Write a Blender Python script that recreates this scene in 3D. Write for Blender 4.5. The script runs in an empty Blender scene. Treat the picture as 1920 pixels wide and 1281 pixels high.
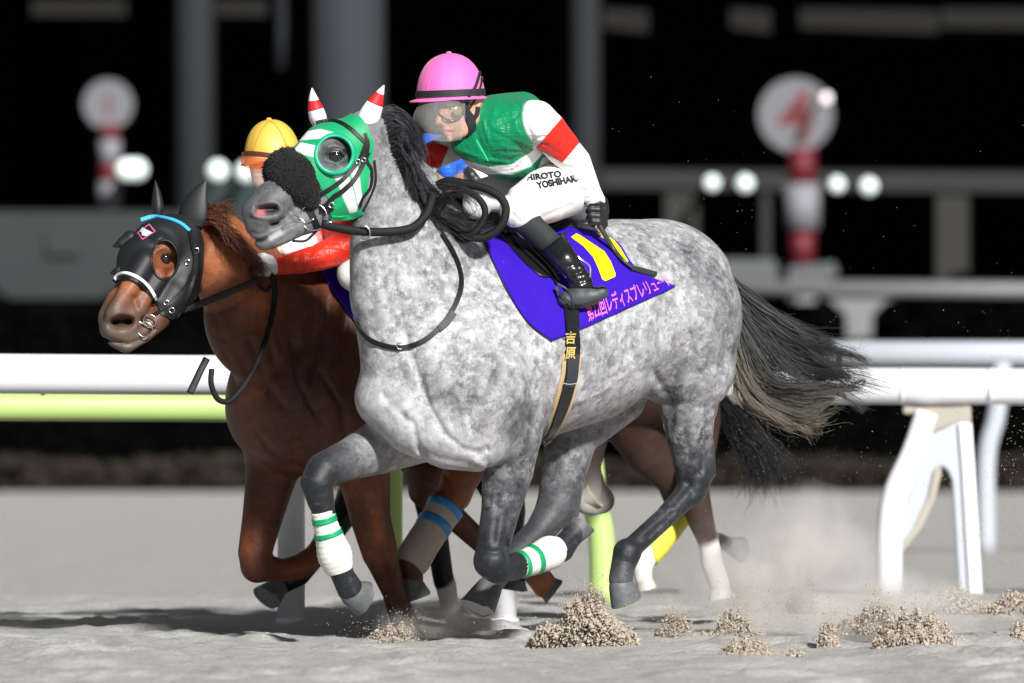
import bpy, bmesh, math, random
import numpy as np
from mathutils import Vector, Matrix, noise
from mathutils.bvhtree import BVHTree

R = math.radians
rng = np.random.default_rng(7)
random.seed(7)
SC = bpy.context.scene
COL = SC.collection

# ---------------------------------------------------------------- camera
FPX = 16000.0                 # focal length in pixels of the 1920 wide photograph
CAMZ = 0.77
PITCH = math.atan((815 - 640.5) / FPX)
cam_d = bpy.data.cameras.new('camera')
cam = bpy.data.objects.new('camera', cam_d)
COL.objects.link(cam)
cam.location = (0, 0, CAMZ)
cam.rotation_euler = (R(90) + PITCH, 0, 0)
cam_d.sensor_width = 36
cam_d.lens = 36 * FPX / 1920
cam_d.clip_start = 0.5
cam_d.clip_end = 3000
cam_d.dof.use_dof = True
cam_d.dof.focus_distance = 31.6
cam_d.dof.aperture_fstop = 3.6
SC.camera = cam

# ---------------------------------------------------------------- world, floodlight, exposure
SUN_EL, SUN_TRAVEL = 28.0, (-0.36, 0.93)      # the floodlights stand behind the photographer, to the right
world = bpy.data.worlds.new('World')
SC.world = world
world.use_nodes = True
wn = world.node_tree
bg = wn.nodes['Background']
sky = wn.nodes.new('ShaderNodeTexSky')
sky.sky_type = 'NISHITA'
sky.sun_disc = False
sky.sun_elevation = R(SUN_EL)
sky.sun_rotation = math.atan2(-SUN_TRAVEL[0], -SUN_TRAVEL[1])
hs = wn.nodes.new('ShaderNodeHueSaturation')
hs.inputs['Saturation'].default_value = 0.35
wn.links.new(sky.outputs[0], hs.inputs['Color'])
wn.links.new(hs.outputs[0], bg.inputs[0])
bg.inputs[1].default_value = 0.028
sun_d = bpy.data.lights.new('floodlight', 'SUN')
sun_d.energy = 5.0
sun_d.angle = R(4.5)
sun_d.color = (1.0, 0.985, 0.96)
sun = bpy.data.objects.new('floodlight', sun_d)
COL.objects.link(sun)
ce = math.cos(R(SUN_EL))
nrm = math.hypot(*SUN_TRAVEL)
sun.rotation_euler = Vector((SUN_TRAVEL[0] / nrm * ce, SUN_TRAVEL[1] / nrm * ce, -math.sin(R(SUN_EL)))).to_track_quat('-Z', 'Y').to_euler()
vs = SC.view_settings
vs.view_transform = 'Standard'
vs.look = 'None'
vs.gamma = 1
vs.use_curve_mapping = False
vs.exposure = 0.42
SC.cycles.max_bounces = 8
SC.cycles.volume_bounces = 4
SC.cycles.volume_step_rate = 2.0
SC.cycles.volume_max_steps = 128

# ---------------------------------------------------------------- mapping: (u, v) photo position, w depth in 2 mm steps behind a plane 32 m away
CP, SP = math.cos(PITCH), math.sin(PITCH)
def world_of(P):
    P = np.asarray(P, dtype=float).reshape(-1, 3)
    x = P[:, 0] - 960.0
    y = FPX * CP - (640.5 - P[:, 1]) * SP
    z = FPX * SP + (640.5 - P[:, 1]) * CP
    D = 32.0 + P[:, 2] / 500.0
    s = D / y
    return np.stack([x * s, D, CAMZ + z * s], axis=1)
def at(u, v, D):
    return Vector(world_of([(u, v, (D - 32.0) * 500.0)])[0])
def groundD(v):          # distance of the ground seen at row v
    return FPX * CAMZ / (v - 815.0)
def hw(u, l, uc=1050.0):     # depth of a point of a horse that heads to the left and 40 degrees towards us
    return 0.84 * (u - uc - 320.0 * l) - 383.0 * l
LAT = (0.64, 0.0, -0.77)     # its lateral axis in (u, v, w)

# ---------------------------------------------------------------- object helpers
def tag(o, label=None, cat=None, group=None, kind=None):
    if label: o['label'] = label
    if cat: o['category'] = cat
    if group: o['group'] = group
    if kind: o['kind'] = kind
    return o
def empty(name, loc, label=None, cat=None, group=None):
    o = bpy.data.objects.new(name, None)
    COL.objects.link(o)
    o.location = loc
    o.empty_display_size = 0.1
    return tag(o, label, cat, group)
def _wm(o):
    m = Matrix.Translation(o.location) @ o.rotation_euler.to_matrix().to_4x4()
    return _wm(o.parent) @ m if o.parent else m
def mesh_obj(name, V, F, mat, parent=None, smooth=True, cols=None, uvw=True):
    """V in (u,v,w) unless uvw is False; F an (n,k) array or a list of faces."""
    V = np.asarray(V, dtype=float)
    Wd = world_of(V) if uvw else V
    org = np.array(_wm(parent).translation) if parent else np.zeros(3)
    me = bpy.data.meshes.new(name)
    if isinstance(F, np.ndarray):
        n, k = F.shape
        me.vertices.add(len(Wd))
        me.vertices.foreach_set('co', (Wd - org).astype(np.float32).ravel())
        me.loops.add(n * k)
        me.loops.foreach_set('vertex_index', F.astype(np.int32).ravel())
        me.polygons.add(n)
        me.polygons.foreach_set('loop_start', np.arange(0, n * k, k, dtype=np.int32))
        me.update(calc_edges=True)
    else:
        me.from_pydata([tuple(p) for p in (Wd - org)], [], [tuple(int(i) for i in f) for f in F])
        me.update()
    if smooth:
        me.polygons.foreach_set('use_smooth', np.ones(len(me.polygons), dtype=bool))
    if cols is not None:
        a = me.color_attributes.new('Col', 'FLOAT_COLOR', 'POINT')
        c4 = np.ones((len(Wd), 4), dtype=np.float32)
        c4[:, :3] = cols
        a.data.foreach_set('color', c4.ravel())
    if mat: me.materials.append(mat)
    o = bpy.data.objects.new(name, me)
    COL.objects.link(o)
    if parent: o.parent = parent
    return o

# ---------------------------------------------------------------- implicit bodies
def nodeify(ns, fn=None):
    return [tuple(n) for n in ns]
class Chain:
    def __init__(s, nodes, k=18, fl=None, col=None, ck=None):
        s.n = [tuple(float(x) for x in n[:4]) for n in nodes]
        s.k, s.fl = k, fl
        if col is None: col = (0, 0, 0)
        if isinstance(col, (int, float)): col = (col,) * 3
        cs = []
        for n in nodes:
            c = n[4] if len(n) > 4 else col
            if isinstance(c, (int, float)): c = (c,) * 3
            cs.append(c)
        s.c = np.array(cs, dtype=float)
        s.ck = ck
    def box(s, pad):
        a = np.array(s.n)
        return (a[:, :3] - a[:, 3:4] - pad).min(0), (a[:, :3] + a[:, 3:4] + pad).max(0)
    def dist(s, U, V, W, want_col=False):
        best = None; bc = None
        segs = list(zip(range(len(s.n) - 1), range(1, len(s.n)))) or [(0, 0)]
        for i, j in segs:
            a, b = s.n[i], s.n[j]
            pu, pv, pw = U - a[0], V - a[1], W - a[2]
            bu, bv, bw = b[0] - a[0], b[1] - a[1], b[2] - a[2]
            if s.fl:
                (nu, nv, nw), f = s.fl
                g = 1.0 / f - 1.0
                dd = (pu * nu + pv * nv + pw * nw) * g
                pu = pu + dd * nu; pv = pv + dd * nv; pw = pw + dd * nw
                e = (bu * nu + bv * nv + bw * nw) * g
                bu += e * nu; bv += e * nv; bw += e * nw
            L = bu * bu + bv * bv + bw * bw
            if L < 1e-6:
                d = np.sqrt(pu * pu + pv * pv + pw * pw) - a[3]
                h = np.zeros(1)
            else:
                h = np.clip((pu * bu + pv * bv + pw * bw) / L, 0, 1)
                qu, qv, qw = pu - h * bu, pv - h * bv, pw - h * bw
                d = np.sqrt(qu * qu + qv * qv + qw * qw) - (a[3] + h * (b[3] - a[3]))
            if want_col:
                hh = np.broadcast_to(h, d.shape)[:, None]
                c = s.c[i] * (1 - hh) + s.c[j] * hh
                bc = c if best is None else np.where((d < best)[:, None], c, bc)
            best = d if best is None else np.minimum(best, d)
        return (best, bc) if want_col else best
def smin(a, b, k):
    h = np.maximum(k - np.abs(a - b), 0) / k
    return np.minimum(a, b) - h * h * k * 0.25
def path2d(path, U, V):
    """distance in the picture plane to a polyline"""
    best = None
    for (x0, y0), (x1, y1) in zip(path[:-1], path[1:]):
        dx, dy = x1 - x0, y1 - y0
        h = np.clip(((U - x0) * dx + (V - y0) * dy) / max(dx * dx + dy * dy, 1e-6), 0, 1)
        d = np.hypot(U - x0 - h * dx, V - y0 - h * dy)
        best = d if best is None else np.minimum(best, d)
    return best
def polysd(poly, U, V):
    """signed distance to a polygon, negative inside"""
    best = path2d(list(poly) + [poly[0]], U, V)
    ins = np.zeros(np.shape(best), dtype=bool)
    n = len(poly)
    for i in range(n):
        (x0, y0), (x1, y1) = poly[i], poly[(i + 1) % n]
        if y0 == y1: continue
        c = ((y0 > V) != (y1 > V)) & (U < (x1 - x0) * (V - y0) / (y1 - y0) + x0)
        ins ^= c
    return np.where(ins, -best, best)
class Body:
    def __init__(s, chains, grooves=(), front=None):
        s.ch, s.gr, s.front = chains, grooves, front     # front(U) -> w limit: grooves act on w < limit
    def field(s, lo, hi, h, grow=0.0):
        n = np.ceil((hi - lo) / h).astype(int) + 1
        ax = [(lo[i] + h * np.arange(n[i])).astype(np.float32) for i in range(3)]
        F = np.full(tuple(n), 60.0, dtype=np.float32)
        for c in s.ch:
            a, b = c.box(c.k + 3 * h)
            i0 = np.maximum(((a - lo) / h).astype(int), 0); i1 = np.minimum(((b - lo) / h).astype(int) + 2, n)
            if (i1 <= i0).any(): continue
            sl = tuple(slice(i0[q], i1[q]) for q in range(3))
            d = c.dist(ax[0][sl[0]][:, None, None], ax[1][sl[1]][None, :, None], ax[2][sl[2]][None, None, :]).astype(np.float32)
            F[sl] = smin(F[sl], d, c.k)
        for path, wd, amp in s.gr:
            p = np.array(path)
            i0 = np.maximum(((p.min(0) - 3 * wd - lo[:2]) / h).astype(int), 0)
            i1 = np.minimum(((p.max(0) + 3 * wd - lo[:2]) / h).astype(int) + 2, n[:2])
            if (i1 <= i0).any(): continue
            su, sv = slice(i0[0], i1[0]), slice(i0[1], i1[1])
            d = path2d(path, ax[0][su][:, None], ax[1][sv][None, :])
            e = (amp * np.exp(-(d / wd) ** 2)).astype(np.float32)
            lim = s.front(ax[0][su]) if s.front else np.full(i1[0] - i0[0], 1e9)
            m = (ax[2][None, :] < lim[:, None]).astype(np.float32)
            F[su, sv, :] += e[:, :, None] * m[:, None, :]
        return F - grow
    def bounds(s, pad):
        bs = [c.box(pad) for c in s.ch]
        return np.min([b[0] for b in bs], 0), np.max([b[1] for b in bs], 0)
    def surface(s, h, grow=0.0, lo=None, hi=None, smooth=2, warp=None):
        l2, h2 = s.bounds(3 * h + max(grow, 0))
        lo = l2 if lo is None else np.maximum(np.array(lo, float), l2)
        hi = h2 if hi is None else np.minimum(np.array(hi, float), h2)
        V, Q = surface_net(s.field(lo, hi, h, grow), lo, h)
        if smooth: V = relax(V, Q, smooth)
        return V, Q
    def colours(s, V, ck=14.0):
        best = np.zeros((len(V), 3)); wt = np.zeros(len(V)); ds = []
        U_, V_, W_ = V[:, 0], V[:, 1], V[:, 2]
        for c in s.ch:
            d, col = c.dist(U_, V_, W_, True)
            w = np.exp(-np.clip(d, -30, 300) / (c.ck or ck)) + 1e-12
            best += col * w[:, None]; wt += w
        return best / wt[:, None]
def surface_net(F, lo, h):
    nx, ny, nz = F.shape
    S = F < 0
    cnt = np.zeros((nx - 1, ny - 1, nz - 1), dtype=np.uint8)
    for i in (0, 1):
        for j in (0, 1):
            for k in (0, 1):
                cnt += S[i:nx - 1 + i, j:ny - 1 + j, k:nz - 1 + k]
    act = np.flatnonzero((cnt > 0) & (cnt < 8))
    I, J, K = np.unravel_index(act, cnt.shape)
    val = {}
    for i in (0, 1):
        for j in (0, 1):
            for k in (0, 1):
                val[(i, j, k)] = F[I + i, J + j, K + k]
    acc = np.zeros((len(act), 3)); m = np.zeros(len(act))
    for axn in range(3):
        oth = [q for q in range(3) if q != axn]
        for p in (0, 1):
            for q in (0, 1):
                c0 = [0, 0, 0]; c0[oth[0]] = p; c0[oth[1]] = q
                c1 = list(c0); c1[axn] = 1
                f0, f1 = val[tuple(c0)], val[tuple(c1)]
                sgn = (f0 < 0) != (f1 < 0)
                t = np.where(sgn, f0 / np.where(sgn, f0 - f1, 1), 0)
                pos = np.zeros((len(act), 3))
                pos[:, axn] = t; pos[:, oth[0]] = p; pos[:, oth[1]] = q
                acc += pos * sgn[:, None]; m += sgn
    V = (np.stack([I, J, K], 1) + acc / m[:, None]) * h + lo
    vid = np.full(cnt.size, -1, dtype=np.int32)
    vid[act] = np.arange(len(act), dtype=np.int32)
    vid = vid.reshape(cnt.shape)
    Q = []
    for axn in range(3):
        b, c = [q for q in range(3) if q != axn]
        sl0 = [slice(None)] * 3; sl1 = [slice(None)] * 3
        sl0[axn] = slice(0, F.shape[axn] - 1); sl1[axn] = slice(1, None)
        for q in (b, c):
            sl0[q] = slice(1, F.shape[q] - 1); sl1[q] = slice(1, F.shape[q] - 1)
        A, B = S[tuple(sl0)], S[tuple(sl1)]
        e = np.argwhere(A != B)
        if not len(e): continue
        ins = A[tuple(e.T)]
        base = e.copy()          # cell index along b, c: e (since start 1) -> cells e and e+... minus 1
        def cell(db, dc):
            x = base.copy(); x[:, b] += db; x[:, c] += dc
            return vid[tuple(x.T)]
        q0, q1, q2, q3 = cell(0, 0), cell(1, 0), cell(1, 1), cell(0, 1)
        f = np.stack([q0, q1, q2, q3], 1)
        flip = ins if axn != 1 else ~ins
        f[~flip] = f[~flip][:, ::-1]
        Q.append(f)
    Q = np.concatenate(Q)
    return V, Q[(Q >= 0).all(1)]
def relax(V, Q, it):
    n = len(V)
    a = np.concatenate([Q[:, 0], Q[:, 1], Q[:, 2], Q[:, 3]])
    b = np.concatenate([Q[:, 1], Q[:, 2], Q[:, 3], Q[:, 0]])
    deg = np.maximum(np.bincount(a, minlength=n) + np.bincount(b, minlength=n), 1)
    for _ in range(it):
        s = np.stack([np.bincount(a, V[b, q], n) + np.bincount(b, V[a, q], n) for q in range(3)], 1) / deg[:, None]
        V = V * 0.4 + s * 0.6
    return V
def keep_faces(V, Q, mask):
    Q = Q[mask[Q].all(1)]
    used = np.unique(Q)
    re = np.full(len(V), -1); re[used] = np.arange(len(used))
    return V[used], re[Q]
def bvh(V, Q):
    return BVHTree.FromPolygons([Vector(p) for p in V.tolist()], Q.tolist(), epsilon=0.0)
def smoothstep(x):
    x = np.clip(x, 0, 1); return x * x * (3 - 2 * x)
def paint(cols, V, items, soft=1.2):
    for poly, c in items:
        m = smoothstep(0.5 - polysd(poly, V[:, 0], V[:, 1]) / (2 * soft))[:, None]
        cols[:] = cols * (1 - m) + np.array(c) * m
    return cols

# ---------------------------------------------------------------- tubes, straps, drapes
def catmull(P, n):
    P = np.asarray(P, float)
    if len(P) < 3:
        t = np.linspace(0, 1, n)[:, None]
        return P[0] * (1 - t) + P[-1] * t
    Q = np.vstack([2 * P[0] - P[1], P, 2 * P[-1] - P[-2]])
    seg = len(P) - 1
    T = np.linspace(0, seg - 1e-9, n)
    i = T.astype(int); t = (T - i)[:, None]
    a, b, c, d = Q[i], Q[i + 1], Q[i + 2], Q[i + 3]
    return 0.5 * ((2 * b) + (c - a) * t + (2 * a - 5 * b + 4 * c - d) * t ** 2 + (3 * b - a - 3 * c + d) * t ** 3)
def frames(P):
    T = np.gradient(P, axis=0)
    T /= np.linalg.norm(T, axis=1)[:, None] + 1e-9
    ref = np.array([0, 0, 1.0]) if abs(T[0][2]) < 0.9 else np.array([0, 1.0, 0])
    N = []
    n = ref - T[0] * ref.dot(T[0]); n /= np.linalg.norm(n)
    for t in T:
        n = n - t * n.dot(t); n /= np.linalg.norm(n) + 1e-9
        N.append(n)
    N = np.array(N)
    return T, N, np.cross(T, N)
def tube(nodes, sides=14, samples=None, caps=True, flat=1.0, closed=False, ax=None):
    """nodes (u,v,w,r); flat squeezes along the first normal; returns V, F"""
    nodes = np.asarray(nodes, float)
    n = samples or max(2, (len(nodes) - 1) * 6 + 1)
    C = catmull(nodes, n) if len(nodes) > 2 else np.linspace(nodes[0], nodes[1], n)
    P, r = C[:, :3], C[:, 3]
    T, N, B = frames(P)
    if ax is not None:
        N = np.array([np.array(ax) - t * np.dot(ax, t) for t in T]); N /= np.linalg.norm(N, axis=1)[:, None]
        B = np.cross(T, N)
    th = np.linspace(0, 2 * np.pi, sides, endpoint=False)
    V = (P[:, None] + r[:, None, None] * (np.cos(th)[None, :, None] * N[:, None] * flat + np.sin(th)[None, :, None] * B[:, None])).reshape(-1, 3)
    F = []
    m = n if closed else n - 1
    for i in range(m):
        for j in range(sides):
            a = i * sides + j; b = i * sides + (j + 1) % sides
            c = ((i + 1) % n) * sides + (j + 1) % sides; d = ((i + 1) % n) * sides + j
            F.append((a, b, c, d))
    if caps and not closed:
        F.append(tuple(range(sides - 1, -1, -1)))
        F.append(tuple((n - 1) * sides + j for j in range(sides)))
    return V, F
def add_tube(name, nodes, mat, parent, **k):
    V, F = tube(nodes, **k)
    return mesh_obj(name, V, F, mat, parent)
def ring_nodes(c, r, tr, n=20, e1=(1, 0, 0), e2=(0, 1, 0), a0=0, a1=360):
    c, e1, e2 = np.array(c, float), np.array(e1, float), np.array(e2, float)
    full = abs(a1 - a0) >= 360
    A = np.radians(np.linspace(a0, a1, n, endpoint=not full))
    return [tuple(c + r * (math.cos(a) * e1 + math.sin(a) * e2)) + (tr,) for a in A], full
def add_ring(name, c, r, tr, mat, parent, sides=8, **k):
    ns, full = ring_nodes(c, r, tr, **k)
    if full:
        P = np.array(ns); n = len(P)
        V = []; F = []
        C = np.array(c, float)
        ax = np.cross(P[0, :3] - C, P[1, :3] - C); ax /= np.linalg.norm(ax)
        for i in range(n):
            rad = P[i, :3] - C; rad /= np.linalg.norm(rad)
            for j in range(sides):
                a = 2 * np.pi * j / sides
                V.append(P[i, :3] + tr * (math.cos(a) * rad + math.sin(a) * ax))
        for i in range(n):
            for j in range(sides):
                F.append((i * sides + j, ((i + 1) % n) * sides + j, ((i + 1) % n) * sides + (j + 1) % sides, i * sides + (j + 1) % sides))
        return mesh_obj(name, V, F, mat, parent)
    V, F = tube(ns, sides=sides, samples=k.get('n', 20))
    return mesh_obj(name, V, F, mat, parent)
def hit(tree, u, v, default=None, w0=-900):
    if isinstance(tree, (list, tuple)):
        best = None
        for t in tree:
            r = t.ray_cast(Vector((u, v, w0)), Vector((0, 0, 1)))
            if r[0] is not None and (best is None or r[0].z < best[0].z): best = r
        r = best or (None, None)
    else:
        r = tree.ray_cast(Vector((u, v, w0)), Vector((0, 0, 1)))
    if r[0] is None: return default, np.array([0, 0, -1.0])
    n = np.array(r[1])
    if n[2] > 0: n = -n
    return r[0].z, n
def strap(name, pts, width, mat, parent, tree, off=2.0, th=1.6, n=None, samples=None):
    """a flat strap that follows the surface under a picture path (u, v[, w override])"""
    L = sum(math.hypot(b[0] - a[0], b[1] - a[1]) for a, b in zip(pts[:-1], pts[1:]))
    n = samples or max(6, int(L / 5))
    C = catmull([(p[0], p[1]) for p in pts], n)
    ws, ns = [], []
    last = None
    for u, v in C:
        w, nn = hit(tree, u, v)
        ws.append(w); ns.append(nn)
    good = [i for i, w in enumerate(ws) if w is not None]
    if not good: return None
    ws = np.interp(np.arange(n), good, [ws[i] for i in good])
    k = np.array([1, 2, 3, 2, 1.0]); k /= k.sum()
    wsm = np.convolve(np.pad(ws, 2, mode='edge'), k, 'valid')
    ws = np.minimum(wsm, ws + 1)
    P = np.column_stack([C, ws])
    N = np.array(ns); N = np.stack([np.convolve(np.pad(N[:, q], 2, mode='edge'), k, 'valid') for q in range(3)], 1)
    N[:, 2] = np.minimum(N[:, 2], -0.25)
    N /= np.linalg.norm(N, axis=1)[:, None]
    T = np.gradient(P, axis=0); T /= np.linalg.norm(T, axis=1)[:, None] + 1e-9
    S = np.cross(T, N); S /= np.linalg.norm(S, axis=1)[:, None] + 1e-9
    wd = width if np.ndim(width) else np.full(n, width)
    if np.ndim(width): wd = np.interp(np.linspace(0, 1, n), np.linspace(0, 1, len(width)), width)
    hwd = wd[:, None] / 2
    P = P + N * off
    V = np.stack([P - S * hwd - N * th / 2, P - S * hwd * 0.92 + N * th / 2, P + S * hwd * 0.92 + N * th / 2, P + S * hwd - N * th / 2], 1).reshape(-1, 3)
    F = []
    for i in range(n - 1):
        for j in range(4):
            F.append((i * 4 + j, i * 4 + (j + 1) % 4, (i + 1) * 4 + (j + 1) % 4, (i + 1) * 4 + j))
    F += [(3, 2, 1, 0), tuple((n - 1) * 4 + j for j in range(4))]
    return mesh_obj(name, V, F, mat, parent, smooth=False)
def coons(e_top, e_bot, e_left, e_right, nu, nv):
    """four edge polylines -> grid of (u, v)"""
    T, B = catmull(e_top, nu), catmull(e_bot, nu)
    Lf, Rt = catmull(e_left, nv), catmull(e_right, nv)
    G = np.zeros((nv, nu, 2))
    for j in range(nv):
        t = j / (nv - 1)
        for i in range(nu):
            s = i / (nu - 1)
            G[j, i] = (1 - t) * T[i] + t * B[i] + (1 - s) * Lf[j] + s * Rt[j] - ((1 - s) * (1 - t) * T[0] + s * (1 - t) * T[-1] + (1 - s) * t * B[0] + s * t * B[-1])
    return G
def blur2(A, it=2):
    for _ in range(it):
        B = np.pad(A, 1, mode='edge')
        A = (B[:-2, 1:-1] + B[2:, 1:-1] + B[1:-1, :-2] + B[1:-1, 2:] + 4 * A) / 8
    return A
def drape_grid(G, tree, off, it=3):
    nv, nu = G.shape[:2]
    Wv = np.full((nv, nu), np.nan)
    for j in range(nv):
        for i in range(nu):
            w, _ = hit(tree, G[j, i, 0], G[j, i, 1])
            if w is not None: Wv[j, i] = w
    for _ in range(200):
        bad = np.isnan(Wv)
        if not bad.any(): break
        P = np.pad(Wv, 1, constant_values=np.nan)
        nb = np.stack([P[:-2, 1:-1], P[2:, 1:-1], P[1:-1, :-2], P[1:-1, 2:]])
        m = np.nanmean(np.where(np.isnan(nb).all(0), 0, nb), 0)
        ok = bad & ~np.isnan(nb).all(0)
        Wv[ok] = m[ok]
    Wv = np.minimum(blur2(Wv, it), Wv + 0.5) - off
    return np.dstack([G, Wv])
def grid_mesh(name, G3, mat, parent, th=2.0, cols=None):
    nv, nu = G3.shape[:2]
    V = G3.reshape(-1, 3)
    V2 = V + np.array([0, 0, th])
    F = []
    for j in range(nv - 1):
        for i in range(nu - 1):
            a = j * nu + i
            F.append((a, a + nu, a + nu + 1, a + 1))
    m = len(V)
    B = [(q[3] + m, q[2] + m, q[1] + m, q[0] + m) for q in F]
    rim = [i for i in range(nu)] + [j * nu + nu - 1 for j in range(1, nv)] + [(nv - 1) * nu + i for i in range(nu - 2, -1, -1)] + [j * nu for j in range(nv - 2, 0, -1)]
    E = [(rim[i], rim[(i + 1) % len(rim)], rim[(i + 1) % len(rim)] + m, rim[i] + m) for i in range(len(rim))]
    c2 = None if cols is None else np.vstack([cols, cols])
    return mesh_obj(name, np.vstack([V, V2]), F + B + E, mat, parent, cols=c2)
def patch(name, poly, mat, parent, tree, off=1.5, th=1.0, step=5.0):
    """a flat shape (polygon in the picture) laid on a surface: triangulated, cast vertex by vertex"""
    bm = bmesh.new()
    pts = []
    for a, b in zip(poly, list(poly[1:]) + [poly[0]]):
        L = math.hypot(b[0] - a[0], b[1] - a[1]); k = max(1, int(L / step))
        for i in range(k): pts.append((a[0] + (b[0] - a[0]) * i / k, a[1] + (b[1] - a[1]) * i / k))
    vs_ = [bm.verts.new((p[0], p[1], 0)) for p in pts]
    f = bm.faces.new(vs_)
    bmesh.ops.triangulate(bm, faces=[f])
    for _ in range(3):
        es = [e for e in bm.edges if e.calc_length() > step * 1.8]
        if not es: break
        bmesh.ops.subdivide_edges(bm, edges=es, cuts=1)
        bmesh.ops.triangulate(bm, faces=bm.faces[:])
    bm.normal_update()
    V = np.array([v.co[:] for v in bm.verts]); F = [[v.index for v in f.verts] for f in bm.faces]
    bm.verts.index_update()
    F = [[v.index for v in f.verts] for f in bm.faces]
    bm.free()
    return cast_mesh(name, V, F, mat, parent, tree, off, th)
def cast_mesh(name, V, F, mat, parent, tree, off, th=1.0):
    W_ = []
    for p in V:
        w, n = hit(tree, p[0], p[1]); W_.append(np.nan if w is None else w)
    W_ = np.array(W_)
    if np.isnan(W_).all(): return None
    W_[np.isnan(W_)] = np.nanmax(W_)
    top = np.column_stack([V[:, :2], W_ - off])
    F = [list(f) for f in F]
    # face the camera: winding so that the normal points to -w
    out = []
    for f in F:
        a, b, c = (V[f[i]][:2] for i in (0, 1, 2))
        z = (b[0] - a[0]) * (c[1] - a[1]) - (b[1] - a[1]) * (c[0] - a[0])
        out.append(f if z < 0 else f[::-1])
    if th:
        m = len(V)
        cnt = {}
        for f in out:
            for i in range(len(f)):
                e = (f[i], f[(i + 1) % len(f)]); cnt[e] = 1
        side = [(b, a, a + m, b + m) for (a, b) in cnt if (b, a) not in cnt]
        return mesh_obj(name, np.vstack([top, top + [0, 0, th]]), out + side, mat, parent, smooth=False)
    return mesh_obj(name, top, out, mat, parent, smooth=False)
def text_shape(s, bold=0.0):
    """outline mesh of a word, in a unit frame: x 0..width, y up, cap height about 0.7"""
    cu = bpy.data.curves.new('lettering', 'FONT')
    cu.body = s
    cu.offset = bold
    cu.resolution_u = 3
    o = bpy.data.objects.new('lettering', cu)
    COL.objects.link(o)
    bpy.context.view_layer.update()
    dg = bpy.context.evaluated_depsgraph_get()
    me = o.evaluated_get(dg).to_mesh()
    V = np.array([v.co[:] for v in me.vertices]).reshape(-1, 3); F = [list(p.vertices) for p in me.polygons]
    o.evaluated_get(dg).to_mesh_clear()
    bpy.data.objects.remove(o); bpy.data.curves.remove(cu)
    return V, F
def text_on(name, s, p0, px, py, mat, parent, tree, off=1.5, th=0.6, bold=0.0, fit=True):
    """word s laid from p0 with its run along px and its height along py (picture vectors), cast on a surface"""
    V, F = text_shape(s, bold)
    if not len(V): return None
    x0, x1, y0, y1 = V[:, 0].min(), V[:, 0].max(), V[:, 1].min(), V[:, 1].max()
    X = (V[:, 0] - x0) / (x1 - x0); Y = (V[:, 1] - y0) / (y1 - y0)
    P = np.column_stack([p0[0] + X * px[0] + Y * py[0], p0[1] + X * px[1] + Y * py[1], np.zeros(len(V))])
    return cast_mesh(name, P, F, mat, parent, tree, off, th)
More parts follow.
